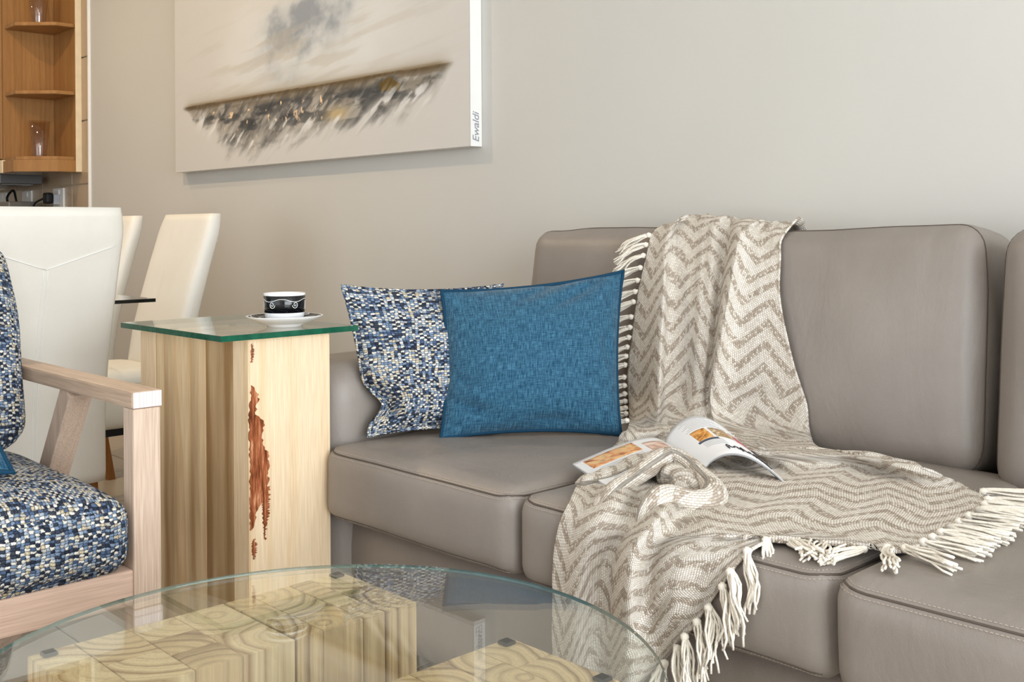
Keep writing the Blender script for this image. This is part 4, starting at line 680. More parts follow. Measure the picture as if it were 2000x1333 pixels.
# ================================================================ THROW
NROW,NCOL=32,41
THROW="""-3273 4284 1650 -3253 4284 1650 -3229 4284 1652 -3205 4284 1659 -3183 4284 1665 -3167 4284 1672 -3147 4284 1676 -3192 4290 1680 -3189 4320 1684 -3170 4328 1687 -3148 4332 1691 -3121 4330 1689 -3091 4324 1687 -3039 4288 1684 -3004 4284 1682 -2958 4284 1680 -2939 4284 1677 -2933 4284 1675 -2932 4284 1673 -2928 4303 1670 -2916 4312 1668 -2900 4308 1665 -2831 4284 1663 -2810 4284 1660 -2785 4284 1658 -2764 4284 1656 -2752 4284 1653 -2749 4284 1650 -2747 4284 1650 -2740 4284 1650 -2729 4284 1650 -2715 4284 1650 -2700 4284 1650 -2685 4284 1650 -2670 4284 1650 -2655 4284 1650 -2638 4284 1650 -2621 4284 1650 -2605 4284 1650 -2588 4284 1650 -2572 4284 1650 -3271 4276 1790 -3249 4269 1782 -3226 4269 1786 -3202 4269 1790 -3181 4269 1796 -3163 4269 1805 -3152 4270 1808 -3183 4278 1810 -3184 4302 1816 -3167 4312 1820 -3144 4316 1821 -3117 4314 1820 -3085 4305 1819 -3038 4277 1816 -2999 4269 1812 -2959 4269 1812 -2938 4269 1810 -2930 4269 1806 -2928 4271 1804 -2924 4287 1803 -2913 4295 1800 -2890 4291 1796 -2834 4272 1795 -2806 4269 1793 -2782 4269 1789 -2762 4269 1787 -2750 4269 1786 -2746 4269 1782 -2744 4269 1781 -2737 4269 1782 -2726 4269 1783 -2712 4269 1781 -2697 4269 1781 -2682 4269 1783 -2667 4269 1782 -2652 4269 1781 -2635 4269 1782 -2618 4269 1783 -2602 4269 1781 -2585 4269 1781 -2570 4276 1790 -3258 4210 1854 -3237 4208 1857 -3214 4208 1863 -3190 4208 1861 -3169 4208 1868 -3151 4208 1882 -3140 4209 1882 -3171 4218 1880 -3172 4242 1890 -3155 4252 1897 -3132 4256 1892 -3105 4254 1891 -3073 4245 1897 -3026 4217 1890 -2987 4209 1882 -2946 4208 1886 -2926 4208 1887 -2918 4208 1877 -2916 4211 1875 -2912 4226 1880 -2901 4235 1874 -2878 4230 1865 -2822 4211 1870 -2794 4208 1870 -2770 4208 1860 -2750 4208 1858 -2738 4208 1863 -2734 4208 1856 -2731 4208 1850 -2725 4208 1857 -2714 4208 1860 -2700 4208 1851 -2685 4208 1853 -2670 4208 1860 -2655 4208 1856 -2640 4208 1850 -2623 4208 1857 -2606 4208 1859 -2590 4208 1851 -2573 4208 1853 -2557 4210 1874 -3242 4130 1862 -3222 4122 1863 -3199 4121 1869 -3175 4120 1869 -3153 4120 1876 -3136 4120 1888 -3124 4122 1889 -3155 4141 1889 -3157 4165 1897 -3139 4175 1903 -3117 4179 1900 -3090 4177 1899 -3058 4168 1903 -3011 4140 1898 -2972 4131 1891 -2931 4126 1894 -2910 4126 1893 -2903 4128 1885 -2901 4133 1883 -2896 4149 1887 -2885 4158 1881 -2863 4153 1874 -2806 4127 1877 -2779 4123 1876 -2755 4121 1868 -2734 4120 1866 -2723 4120 1870 -2719 4122 1864 -2716 4124 1859 -2709 4125 1863 -2698 4125 1865 -2684 4125 1858 -2669 4125 1859 -2654 4125 1864 -2639 4125 1860 -2624 4125 1856 -2608 4124 1860 -2591 4124 1862 -2574 4123 1855 -2558 4123 1856 -2541 4130 1874 -3228 3992 1819 -3206 3996 1816 -3181 3990 1822 -3156 3982 1827 -3132 3976 1833 -3113 3975 1840 -3107 3998 1842 -3130 4050 1845 -3129 4082 1849 -3111 4090 1853 -3088 4093 1854 -3061 4091 1853 -3029 4083 1852 -2984 4055 1850 -2947 4040 1847 -2908 4023 1846 -2888 4021 1844 -2881 4033 1841 -2878 4051 1839 -2874 4070 1838 -2864 4079 1835 -2842 4068 1832 -2785 4014 1831 -2757 3994 1830 -2734 3982 1826 -2715 3974 1824 -2704 3978 1823 -2701 3990 1820 -2698 4004 1817 -2691 4012 1816 -2680 4015 1814 -2666 4016 1810 -2651 4015 1808 -2636 4014 1806 -2622 4014 1803 -2607 4013 1799 -2591 4011 1797 -2574 4009 1794 -2558 4007 1790 -2542 4005 1787 -2527 3992 1782 -3210 3923 1709 -3184 3918 1707 -3151 3906 1708 -3114 3889 1709 -3076 3870 1711 -3049 3865 1712 -3058 3907 1711 -3054 3935 1711 -3036 3944 1711 -3011 3944 1712 -2984 3940 1712 -2957 3939 1712 -2928 3934 1712 -2892 3919 1712 -2868 3918 1712 -2838 3910 1712 -2824 3913 1711 -2818 3925 1711 -2815 3943 1710 -2812 3961 1709 -2804 3971 1708 -2778 3951 1709 -2729 3898 1710 -2701 3877 1711 -2681 3865 1711 -2669 3864 1710 -2664 3878 1709 -2663 3897 1709 -2659 3912 1708 -2651 3921 1707 -2640 3926 1707 -2627 3930 1706 -2614 3933 1705 -2600 3935 1705 -2586 3937 1704 -2573 3939 1704 -2559 3940 1703 -2545 3941 1703 -2532 3942 1702 -2518 3943 1702 -2504 3943 1707 -3219 3880 1568 -3182 3875 1572 -3143 3863 1573 -3097 3843 1575 -3048 3818 1578 -3012 3808 1579 -3028 3860 1576 -3019 3880 1575 -2999 3886 1575 -2974 3884 1575 -2946 3879 1576 -2919 3877 1577 -2890 3872 1578 -2855 3858 1579 -2832 3861 1579 -2806 3856 1580 -2795 3862 1580 -2791 3874 1579 -2790 3892 1578 -2789 3910 1577 -2774 3907 1578 -2726 3853 1582 -2698 3827 1584 -2681 3818 1584 -2667 3811 1585 -2659 3814 1585 -2656 3833 1584 -2654 3853 1583 -2647 3867 1582 -2635 3874 1582 -2623 3879 1582 -2609 3884 1582 -2595 3887 1582 -2581 3890 1582 -2566 3893 1582 -2552 3895 1583 -2538 3897 1583 -2524 3898 1583 -2510 3900 1583 -2496 3901 1583 -2483 3900 1581 -3221 3851 1451 -3181 3846 1453 -3139 3835 1455 -3090 3815 1458 -3034 3787 1462 -2993 3775 1464 -3011 3829 1460 -3003 3849 1459 -2984 3857 1459 -2961 3857 1460 -2934 3854 1461 -2906 3850 1462 -2874 3842 1464 -2836 3826 1467 -2813 3828 1467 -2789 3827 1468 -2781 3834 1468 -2780 3846 1467 -2780 3862 1466 -2780 3876 1465 -2766 3872 1466 -2718 3816 1471 -2691 3790 1474 -2678 3784 1475 -2667 3780 1476 -2661 3785 1476 -2658 3806 1474 -2655 3826 1473 -2645 3839 1472 -2632 3846 1472 -2617 3851 1473 -2602 3855 1473 -2586 3859 1473 -2570 3862 1474 -2554 3865 1474 -2538 3867 1474 -2521 3869 1475 -2503 3870 1475 -2486 3872 1476 -2469 3873 1476 -2452 3873 1477 -3223 3831 1334 -3183 3826 1338 -3140 3817 1341 -3089 3798 1345 -3031 3769 1351 -2986 3754 1354 -3002 3806 1349 -2994 3827 1348 -2978 3836 1348 -2957 3840 1348 -2932 3839 1350 -2902 3834 1352 -2867 3822 1355 -2827 3803 1359 -2803 3806 1360 -2782 3808 1360 -2777 3815 1360 -2777 3826 1359 -2778 3837 1358 -2777 3848 1357 -2774 3853 1357 -2750 3831 1360 -2702 3775 1368 -2683 3760 1370 -2674 3757 1371 -2667 3761 1371 -2664 3782 1369 -2659 3805 1367 -2648 3817 1367 -2633 3825 1367 -2616 3830 1367 -2598 3835 1368 -2579 3839 1369 -2560 3842 1369 -2541 3845 1370 -2521 3847 1371 -2500 3849 1372 -2479 3851 1373 -2457 3852 1374 -2436 3853 1375 -2414 3853 1375 -3236 3820 1227 -3192 3815 1232 -3146 3807 1236 -3094 3789 1241 -3033 3759 1249 -2983 3741 1254 -2998 3792 1248 -2990 3812 1246 -2975 3822 1246 -2955 3827 1247 -2931 3827 1249 -2902 3822 1251 -2867 3809 1255 -2827 3790 1260 -2804 3792 1261 -2785 3797 1262 -2782 3804 1261 -2782 3813 1260 -2782 3822 1260 -2781 3830 1259 -2777 3834 1259 -2755 3812 1263 -2708 3757 1271 -2692 3744 1274 -2685 3742 1274 -2678 3745 1275 -2673 3766 1273 -2667 3790 1271 -2654 3804 1270 -2637 3812 1271 -2619 3818 1271 -2597 3823 1272 -2574 3827 1273 -2551 3831 1275 -2528 3833 1276 -2504 3835 1277 -2480 3837 1279 -2455 3838 1280 -2430 3839 1282 -2405 3840 1284 -2380 3840 1284 -3242 3815 1132 -3195 3809 1137 -3148 3800 1142 -3094 3782 1148 -3029 3749 1158 -2975 3726 1165 -2997 3784 1156 -2990 3805 1154 -2975 3815 1154 -2956 3820 1155 -2933 3820 1157 -2905 3815 1160 -2871 3802 1165 -2832 3783 1170 -2809 3785 1172 -2792 3790 1172 -2789 3797 1172 -2789 3805 1171 -2789 3813 1170 -2787 3820 1169 -2777 3813 1171 -2739 3771 1179 -2711 3740 1185 -2706 3741 1185 -2700 3742 1185 -2695 3746 1185 -2687 3766 1184 -2678 3786 1182 -2662 3798 1182 -2644 3806 1183 -2624 3812 1184 -2598 3817 1185 -2571 3822 1187 -2543 3825 1189 -2515 3827 1191 -2487 3829 1193 -2459 3831 1195 -2430 3832 1198 -2402 3832 1200 -2374 3833 1202 -2346 3833 1204 -3228 3805 1040 -3172 3784 1051 -3124 3772 1057 -3066 3746 1065 -2992 3700 1078 -2934 3671 1087 -2972 3748 1074 -2974 3779 1069 -2964 3795 1068 -2948 3804 1069 -2928 3806 1070 -2903 3804 1073 -2871 3793 1078 -2835 3776 1083 -2810 3772 1086 -2790 3773 1088 -2784 3776 1088 -2781 3781 1088 -2779 3786 1087 -2777 3792 1086 -2775 3796 1086 -2757 3779 1090 -2725 3744 1097 -2717 3741 1098 -2716 3748 1097 -2714 3757 1096 -2705 3777 1094 -2689 3791 1093 -2669 3800 1094 -2647 3806 1095 -2624 3811 1096 -2595 3816 1098 -2564 3820 1100 -2533 3822 1102 -2502 3824 1105 -2471 3826 1107 -2439 3827 1110 -2408 3827 1113 -2376 3828 1116 -2345 3828 1118 -2314 3830 1125 -3125 3689 994 -3046 3635 1011 -2996 3616 1017 -2936 3584 1026 -2869 3541 1037 -2820 3518 1044 -2844 3578 1033 -2850 3614 1027 -2851 3644 1023 -2847 3667 1020 -2837 3683 1019 -2822 3692 1019 -2803 3695 1021 -2779 3693 1024 -2758 3695 1026 -2742 3701 1027 -2734 3705 1027 -2727 3710 1026 -2719 3713 1026 -2710 3715 1026 -2701 3716 1026 -2692 3717 1026 -2675 3708 1027 -2667 3711 1026 -2660 3716 1025 -2652 3721 1024 -2639 3732 1022 -2622 3741 1020 -2608 3755 1017 -2595 3769 1014 -2576 3778 1013 -2550 3786 1013 -2521 3791 1013 -2492 3795 1014 -2462 3798 1015 -2432 3800 1016 -2401 3801 1018 -2370 3802 1020 -2339 3803 1021 -2308 3804 1023 -2287 3817 1013 -2768 3261 1045 -2786 3309 1037 -2762 3311 1037 -2738 3314 1038 -2714 3315 1039 -2693 3320 1039 -2687 3343 1036 -2677 3361 1033 -2668 3379 1031 -2652 3390 1030 -2635 3398 1029 -2617 3405 1029 -2598 3411 1030 -2579 3417 1030 -2560 3422 1030 -2542 3428 1031 -2525 3434 1031 -2505 3435 1032 -2481 3431 1034 -2454 3423 1037 -2430 3417 1040 -2409 3416 1041 -2392 3421 1041 -2377 3428 1041 -2362 3435 1040 -2359 3461 1035 -2360 3494 1029 -2357 3522 1023 -2368 3572 1013 -2382 3627 1001 -2382 3660 995 -2368 3674 993 -2348 3680 993 -2326 3683 994 -2305 3685 995 -2283 3687 996 -2261 3689 997 -2240 3690 998 -2218 3692 999 -2196 3693 1000 -2192 3707 994 -2754 3201 1019 -2749 3230 1015 -2738 3251 1012 -2727 3272 1009 -2716 3293 1006 -2704 3314 1004 -2692 3334 1001 -2680 3354 998 -2666 3371 996 -2645 3381 996 -2624 3389 997 -2602 3397 997 -2580 3404 997 -2559 3412 998 -2537 3420 998 -2515 3425 999 -2488 3425 1001 -2453 3412 1007 -2412 3392 1014 -2370 3369 1022 -2327 3343 1030 -2280 3310 1041 -2245 3294 1046 -2212 3281 1052 -2172 3257 1059 -2176 3298 1051 -2201 3372 1036 -2205 3415 1028 -2195 3437 1024 -2181 3452 1023 -2163 3461 1023 -2144 3468 1023 -2125 3475 1023 -2106 3481 1024 -2086 3487 1025 -2066 3492 1025 -2047 3498 1026 -2028 3503 1026 -2009 3509 1027 -1990 3516 1027 -1959 3496 1032 -2801 3219 982 -2756 3201 986 -2736 3218 986 -2717 3235 984 -2698 3254 983 -2681 3274 982 -2663 3293 980 -2644 3310 979 -2624 3326 979 -2601 3339 979 -2578 3351 979 -2555 3364 979 -2532 3376 980 -2509 3388 980 -2486 3398 981 -2457 3403 983 -2425 3400 987 -2386 3389 993 -2343 3371 1001 -2295 3343 1011 -2234 3297 1025 -2157 3224 1046 -2122 3214 1051 -2125 3260 1043 -2112 3282 1041 -2096 3300 1039 -2083 3322 1037 -2068 3340 1036 -2051 3357 1035 -2033 3372 1034 -2015 3385 1033 -1996 3398 1033 -1977 3411 1033 -1958 3423 1033 -1937 3432 1034 -1915 3437 1035 -1891 3440 1037 -1869 3446 1039 -1849 3454 1039 -1833 3470 1038 -1830 3509 1034 -2688 3007 975 -2659 3021 977 -2629 3032 979 -2596 3039 982 -2564 3048 985 -2544 3070 983 -2533 3103 979 -2518 3131 976 -2497 3152 975 -2473 3170 975 -2450 3187 975 -2426 3205 975 -2402 3222 975 -2378 3239 975 -2355 3256 975 -2330 3271 975 -2304 3285 976 -2277 3297 978 -2246 3302 981 -2212 3303 985 -2190 3322 984 -2160 3328 987 -2120 3318 994 -2082 3309 1000 -2055 3317 1002 -2034 3335 1002 -2014 3356 1001 -1996 3378 999 -1977 3401 998 -1959 3424 996 -1940 3446 995 -1921 3466 994 -1901 3487 993 -1878 3501 993 -1846 3498 998 -1806 3478 1006 -1760 3446 1018 -1722 3427 1026 -1690 3421 1031 -1667 3432 1032 -1643 3446 1035 -2571 2803 975 -2543 2823 976 -2503 2828 980 -2446 2812 991 -2384 2788 1004 -2353 2801 1006 -2363 2862 994 -2372 2924 981 -2358 2958 976 -2334 2979 976 -2311 3002 975 -2286 3023 974 -2261 3042 974 -2235 3061 974 -2210 3080 974 -2184 3099 974 -2159 3118 974 -2134 3136 975 -2108 3154 975 -2080 3170 976 -2053 3185 977 -2023 3195 979 -1988 3197 983 -1953 3199 988 -1924 3209 990 -1898 3225 991 -1873 3242 991 -1851 3262 990 -1828 3283 989 -1808 3307 988 -1791 3339 984 -1775 3372 980 -1758 3403 977 -1735 3424 976 -1708 3437 978 -1680 3445 980 -1651 3454 982 -1627 3471 982 -1603 3487 983 -1578 3503 983 -1565 3559 974 -2468 2639 975 -2436 2657 976 -2389 2655 982 -2324 2631 996 -2257 2603 1011 -2225 2615 1013 -2233 2675 1000 -2248 2743 985 -2229 2771 982 -2192 2777 986 -2170 2802 984 -2153 2833 980 -2138 2866 976 -2114 2889 974 -2088 2907 975 -2061 2926 975 -2035 2944 974 -2009 2963 974 -1983 2981 974 -1957 3000 974 -1931 3017 975 -1903 3032 975 -1876 3047 976 -1847 3060 978 -1818 3071 980 -1787 3079 982 -1756 3087 985 -1727 3096 987 -1698 3107 989 -1676 3128 988 -1665 3173 981 -1650 3208 976 -1628 3231 974 -1603 3249 974 -1579 3266 974 -1554 3282 975 -1529 3299 975 -1505 3318 974 -1481 3335 974 -1457 3352 974 -1422 3398 974 -2384 2517 963 -2354 2530 965 -2306 2522 972 -2251 2505 983 -2202 2494 992 -2173 2505 993 -2166 2541 985 -2168 2589 974 -2132 2591 978 -2055 2542 999 -2000 2519 1012 -1992 2554 1005 -2014 2628 984 -2013 2674 974 -1989 2688 974 -1961 2699 975 -1935 2712 975 -1910 2724 975 -1886 2739 975 -1862 2754 975 -1838 2767 974 -1813 2780 974 -1789 2793 975 -1764 2806 975 -1740 2818 975 -1715 2829 975 -1690 2841 976 -1666 2852 976 -1641 2863 977 -1618 2876 977 -1598 2894 975 -1576 2909 974 -1553 2922 974 -1530 2934 974 -1507 2947 974 -1484 2959 974 -1462 2971 974 -1439 2983 974 -1417 2996 974 -1394 3008 974 -1367 3006 974 -2383 2483 925 -2345 2484 930 -2300 2476 938 -2250 2460 947 -2207 2452 954 -2180 2460 955 -2162 2479 953 -2147 2502 949 -2121 2511 949 -2060 2477 965 -1995 2439 982 -1967 2443 985 -1974 2491 972 -1974 2532 961 -1947 2538 963 -1912 2532 968 -1877 2526 974 -1846 2526 978 -1825 2537 977 -1807 2553 975 -1786 2566 975 -1765 2576 974 -1743 2587 974 -1721 2596 974 -1700 2606 974 -1678 2615 974 -1656 2625 975 -1635 2634 975 -1614 2644 974 -1593 2654 974 -1572 2663 974 -1552 2673 974 -1531 2682 974 -1510 2692 974 -1490 2701 974 -1470 2710 974 -1450 2719 974 -1429 2728 974 -1410 2737 974 -1390 2746 974 -1356 2721 974 -2394 2475 884 -2358 2473 890 -2317 2465 898 -2271 2451 909 -2227 2439 918 -2197 2440 923 -2178 2454 923 -2161 2469 922 -2139 2479 923 -2094 2462 934 -2041 2433 949 -1988 2405 964 -1970 2418 964 -1971 2454 955 -1966 2482 949 -1946 2492 950 -1915 2488 956 -1886 2486 961 -1857 2483 966 -1832 2486 969 -1813 2495 970 -1796 2508 969 -1778 2520 970 -1758 2528 971 -1739 2536 972 -1719 2545 973 -1700 2554 974 -1682 2564 974 -1664 2575 974 -1647 2585 974 -1630 2597 975 -1613 2608 975 -1596 2619 974 -1579 2631 974 -1562 2642 974 -1545 2653 974 -1529 2664 974 -1512 2675 974 -1495 2686 974 -1479 2697 974 -1459 2709 974 -2403 2475 841 -2371 2472 848 -2335 2465 857 -2294 2452 868 -2254 2438 879 -2221 2432 887 -2199 2438 891 -2184 2452 891 -2169 2465 892 -2150 2473 894 -2119 2468 902 -2051 2418 926 -1998 2384 944 -1976 2388 948 -1972 2413 944 -1972 2443 938 -1964 2463 936 -1950 2476 936 -1927 2476 941 -1898 2471 949 -1876 2471 953 -1853 2473 958 -1832 2475 962 -1814 2482 964 -1799 2493 965 -1786 2505 966 -1771 2515 967 -1755 2525 968 -1739 2533 970 -1724 2542 972 -1709 2553 973 -1695 2565 973 -1682 2577 974 -1669 2590 974 -1656 2603 974 -1643 2616 974 -1630 2629 975 -1618 2643 974 -1605 2657 974 -1593 2670 974 -1588 2690 974 -2410 2474 791 -2381 2470 798 -2348 2463 808 -2312 2451 820 -2275 2438 832 -2244 2431 842 -2223 2433 847 -2208 2443 849 -2196 2456 851 -2185 2469 852 -2174 2483 852 -2136 2466 865 -2070 2416 891 -2016 2378 912 -1989 2372 921 -1983 2391 919 -1987 2422 913 -1993 2454 906 -1985 2471 906 -1956 2462 915 -1932 2458 922 -1907 2452 930 -1888 2454 935 -1869 2456 940 -1850 2458 945 -1833 2462 949 -1818 2468 952 -1806 2478 954 -1794 2489 955 -1782 2499 957 -1769 2508 959 -1755 2516 961 -1741 2524 964 -1727 2531 966 -1714 2540 969 -1702 2549 971 -1690 2561 972 -1681 2574 972 -1671 2588 973 -1662 2602 973 -1658 2619 975 -2416 2473 732 -2388 2468 741 -2357 2459 752 -2323 2447 764 -2291 2436 776 -2264 2430 786 -2244 2432 792 -2230 2440 795 -2220 2452 797 -2208 2463 800 -2198 2474 802 -2186 2485 804 -2151 2468 817 -2087 2417 845 -2039 2384 865 -2006 2369 878 -1992 2374 882 -1991 2397 879 -2000 2431 872 -2004 2458 867 -1994 2469 869 -1959 2450 882 -1932 2439 893 -1914 2440 898 -1896 2440 904 -1878 2440 910 -1860 2441 916 -1845 2445 920 -1833 2451 923 -1822 2460 926 -1811 2469 928 -1799 2477 931 -1787 2484 934 -1773 2490 938 -1760 2495 942 -1746 2499 945 -1733 2505 949 -1720 2510 953 -1707 2516 956 -1695 2523 959 -1681 2523 967 -2419 2472 666 -2393 2467 676 -2365 2459 687 -2334 2449 699 -2304 2438 711 -2277 2431 722 -2258 2431 729 -2245 2438 733 -2235 2449 735 -2226 2459 737 -2215 2469 740 -2206 2479 742 -2187 2480 749 -2138 2445 771 -2092 2413 791 -2050 2386 810 -2018 2369 823 -2001 2370 829 -1998 2387 829 -2005 2415 823 -2013 2446 816 -2008 2462 816 -1984 2453 826 -1961 2446 835 -1935 2435 846 -1915 2431 853 -1898 2429 860 -1883 2431 865 -1870 2436 869 -1859 2443 872 -1849 2451 875 -1839 2459 878 -1827 2465 881 -1814 2470 885 -1801 2472 890 -1786 2475 895 -1772 2476 900 -1758 2478 905 -1744 2480 910 -1730 2483 914 -1716 2480 922 -2421 2472 599 -2397 2467 608 -2371 2460 619 -2343 2450 631 -2314 2439 643 -2288 2432 654 -2268 2430 662 -2255 2435 667 -2245 2444 669 -2237 2454 671 -2228 2464 673 -2219 2474 675 -2210 2484 677 -2184 2474 688 -2137 2441 710 -2091 2407 732 -2056 2386 749 -2027 2371 761 -2011 2371 768 -2006 2385 768 -2009 2408 764 -2017 2436 758 -2018 2457 754 -2009 2466 757 -1976 2445 772 -1952 2435 782 -1936 2435 788 -1921 2435 794 -1903 2431 802 -1889 2433 807 -1878 2439 810 -1868 2446 813 -1859 2454 815 -1848 2460 819 -1837 2464 823 -1824 2467 827 -1811 2469 832 -1798 2471 837 -1784 2472 842 -1770 2473 847 -1754 2473 854 -2424 2472 525 -2401 2467 534 -2378 2460 544 -2352 2452 556 -2326 2442 568 -2302 2434 578 -2282 2430 587 -2267 2431 593 -2256 2437 596 -2248 2446 598 -2240 2456 600 -2232 2464 602 -2225 2474 604 -2217 2483 606 -2193 2473 616 -2154 2448 635 -2123 2429 650 -2087 2406 668 -2059 2390 682 -2035 2379 693 -2018 2377 700 -2011 2386 702 -2011 2403 700 -2011 2421 697 -2005 2432 698 -2002 2446 697 -2001 2461 695 -1991 2467 698 -1965 2452 711 -1943 2442 721 -1924 2436 729 -1909 2434 736 -1897 2437 740 -1886 2441 744 -1878 2448 746 -1868 2453 749 -1858 2457 753 -1847 2461 757 -1835 2463 761 -1823 2465 766 -1812 2470 769 -2423 2471 451 -2404 2466 460 -2383 2460 469 -2361 2453 480 -2338 2444 491 -2316 2436 501 -2296 2431 510 -2281 2430 517 -2269 2432 522 -2260 2438 524 -2253 2446 526 -2247 2454 528 -2240 2462 530 -2233 2469 532 -2225 2476 534 -2213 2478 538 -2195 2474 547 -2160 2450 565 -2136 2437 577 -2104 2417 593 -2080 2404 605 -2058 2393 616 -2038 2384 626 -2022 2381 633 -2013 2385 637 -2009 2396 637 -2010 2412 634 -2009 2427 632 -2003 2435 634 -1997 2442 635 -1990 2449 637 -1983 2456 639 -1977 2464 640 -1966 2465 645 -1955 2467 649 -1938 2460 657 -1917 2450 667 -1900 2444 676 -1888 2443 681 -1878 2446 684 -1866 2446 690 -2420 2469 378 -2404 2466 386 -2386 2461 394 -2368 2455 404 -2349 2449 413 -2331 2442 423 -2314 2437 431 -2299 2435 438 -2287 2435 444 -2277 2437 448 -2269 2442 451 -2263 2448 453 -2257 2454 455 -2250 2460 457 -2243 2466 459 -2237 2471 461 -2229 2476 464 -2218 2477 469 -2203 2473 476 -2169 2448 495 -2155 2445 502 -2139 2439 510 -2118 2428 522 -2092 2411 536 -2073 2402 546 -2055 2394 555 -2038 2387 564 -2024 2384 571 -2014 2385 576 -2009 2391 577 -2006 2401 577 -2006 2413 575 -2006 2426 573 -2003 2436 573 -2000 2444 574 -1993 2449 576 -1985 2451 579 -1976 2454 583 -1967 2456 587 -1958 2458 591 -1952 2462 591 -2418 2475 303 -2406 2474 309 -2394 2473 316 -2382 2471 322 -2370 2469 329 -2358 2468 335 -2347 2466 342 -2335 2464 348 -2324 2463 354 -2314 2463 360 -2304 2463 365 -2294 2464 370 -2286 2465 374 -2277 2467 379 -2269 2468 383 -2260 2470 387 -2252 2472 391 -2245 2474 395 -2237 2477 399 -2225 2474 405 -2221 2480 407 -2211 2480 412 -2196 2474 421 -2167 2452 439 -2151 2444 448 -2135 2437 457 -2118 2427 467 -2101 2418 477 -2080 2405 490 -2067 2400 497 -2053 2394 505 -2040 2390 513 -2029 2387 519 -2020 2387 524 -2014 2390 527 -2011 2397 528 -2009 2406 528 -2009 2416 527 -2008 2426 526 -2006 2434 527 -2007 2447 524 -2410 2476 231 -2402 2476 237 -2394 2476 242 -2386 2476 247 -2378 2476 253 -2370 2476 258 -2362 2476 263 -2354 2476 268 -2347 2476 273 -2339 2476 279 -2331 2476 284 -2323 2476 289 -2315 2476 294 -2308 2476 299 -2300 2476 304 -2292 2475 309 -2285 2475 315 -2277 2475 320 -2270 2476 325 -2262 2476 330 -2255 2476 335 -2248 2476 339 -2241 2477 344 -2236 2479 347 -2232 2483 350 -2229 2488 352 -2221 2488 357 -2214 2488 362 -2165 2441 395 -2163 2447 396 -2156 2447 400 -2145 2442 408 -2131 2434 417 -2117 2426 427 -2103 2419 436 -2090 2412 444 -2077 2405 453 -2065 2398 462 -2051 2391 470 -2038 2384 479 -2026 2377 487"""

P = np.array(THROW.split(), float).reshape(NROW, NCOL, 3)/2000
def up2(P, f):
    n = P.shape[0]; return np.stack([cr(P[:, j], (n-1)*f+1) for j in range(P.shape[1])], 1)
bpy.context.view_layer.update()
solids = []
for o in sf.children:
    if o.name.split('.')[0] in ('back_cushion', 'seat_cushion'):
        solids.append((BVHTree.FromPolygons([o.matrix_world @ v.co for v in o.data.vertices], [tuple(p.vertices) for p in o.data.polygons])))
def clear(A, gap):
    """lift cloth points that lie inside or too close to the cushions they rest on"""
    for i in range(A.shape[0]):
        for j in range(A.shape[1]):
            p = Vector(A[i, j])
            for bt_ in solids:
                c_, n_, _, d_ = bt_.find_nearest(p, .12)
                if c_ is None: continue
                s_ = (p-c_).dot(n_)
                if s_ < gap and (s_ > -.06): p = c_+n_*gap
            A[i, j] = p
    return A
P = clear(P, .010)
Q = up2(P, 5); Q = up2(Q.transpose(1, 0, 2), 4).transpose(1, 0, 2); Q = clear(Q, .0075)
for _ in range(2): Q[1:-1, 1:-1] = .5*Q[1:-1, 1:-1]+.125*(Q[:-2, 1:-1]+Q[2:, 1:-1]+Q[1:-1, :-2]+Q[1:-1, 2:])
n0, n1_ = Q.shape[:2]
dv = np.linalg.norm(np.diff(Q, axis=0), axis=2); ker = np.hanning(43); ker /= ker.sum()
dv = np.stack([np.convolve(np.pad(r_, 21, 'edge'), ker, 'valid') for r_ in dv]); dv = .75*dv+.25*dv.mean(1, keepdims=True); vv = np.concatenate([np.zeros((1, n1_)), np.cumsum(dv, 0)]); vv = vv-vv[20:21]
wd = np.linalg.norm(np.diff(Q, axis=1), axis=2); uu = np.concatenate([np.zeros((n0, 1)), np.cumsum(wd, 1)], 1)
TW = thing('throw_blanket', 'cream and taupe chevron knit throw draped over the sofa back and seat', 'throw', tuple(Q.reshape(-1, 3).mean(0)*np.array([1, 1, 0])+np.array([0, 0, .47])))
TO = np.array(TW.location)
nr = np.cross(np.gradient(Q, axis=0), np.gradient(Q, axis=1)); nr /= (np.linalg.norm(nr, axis=2, keepdims=True)+1e-9)
if nr[60, 60, 1] > 0: nr = -nr
wob = np.array([[.0022*(fbm(np.array(j*.06), np.array(i*.05), 5, 3)-.5) for j in range(n1_)] for i in range(n0)])
Q = Q+nr*wob[..., None]*2
back = Q-nr*.0045
V = np.concatenate([Q.reshape(-1, 3), back.reshape(-1, 3)])-TO; m_ = n0*n1_; Fc = []
for i in range(n0-1):
    for j in range(n1_-1):
        a = i*n1_+j; Fc.append((a, a+n1_, a+n1_+1, a+1)); Fc.append((m_+a, m_+a+1, m_+a+n1_+1, m_+a+n1_))
for i in range(n0-1):
    for j in (0, n1_-1): a = i*n1_+j; f_ = (a, m_+a, m_+a+n1_, a+n1_); Fc.append(f_ if j else f_[::-1])
for j in range(n1_-1):
    for i in (0, n0-1): a = i*n1_+j; Fc.append((a, a+1, m_+a+1, m_+a))
me = mesh('cloth', V, Fc); bm = bmesh.new(); bm.from_mesh(me); bmesh.ops.recalc_face_normals(bm, faces=bm.faces[:]); bm.to_mesh(me); bm.free()
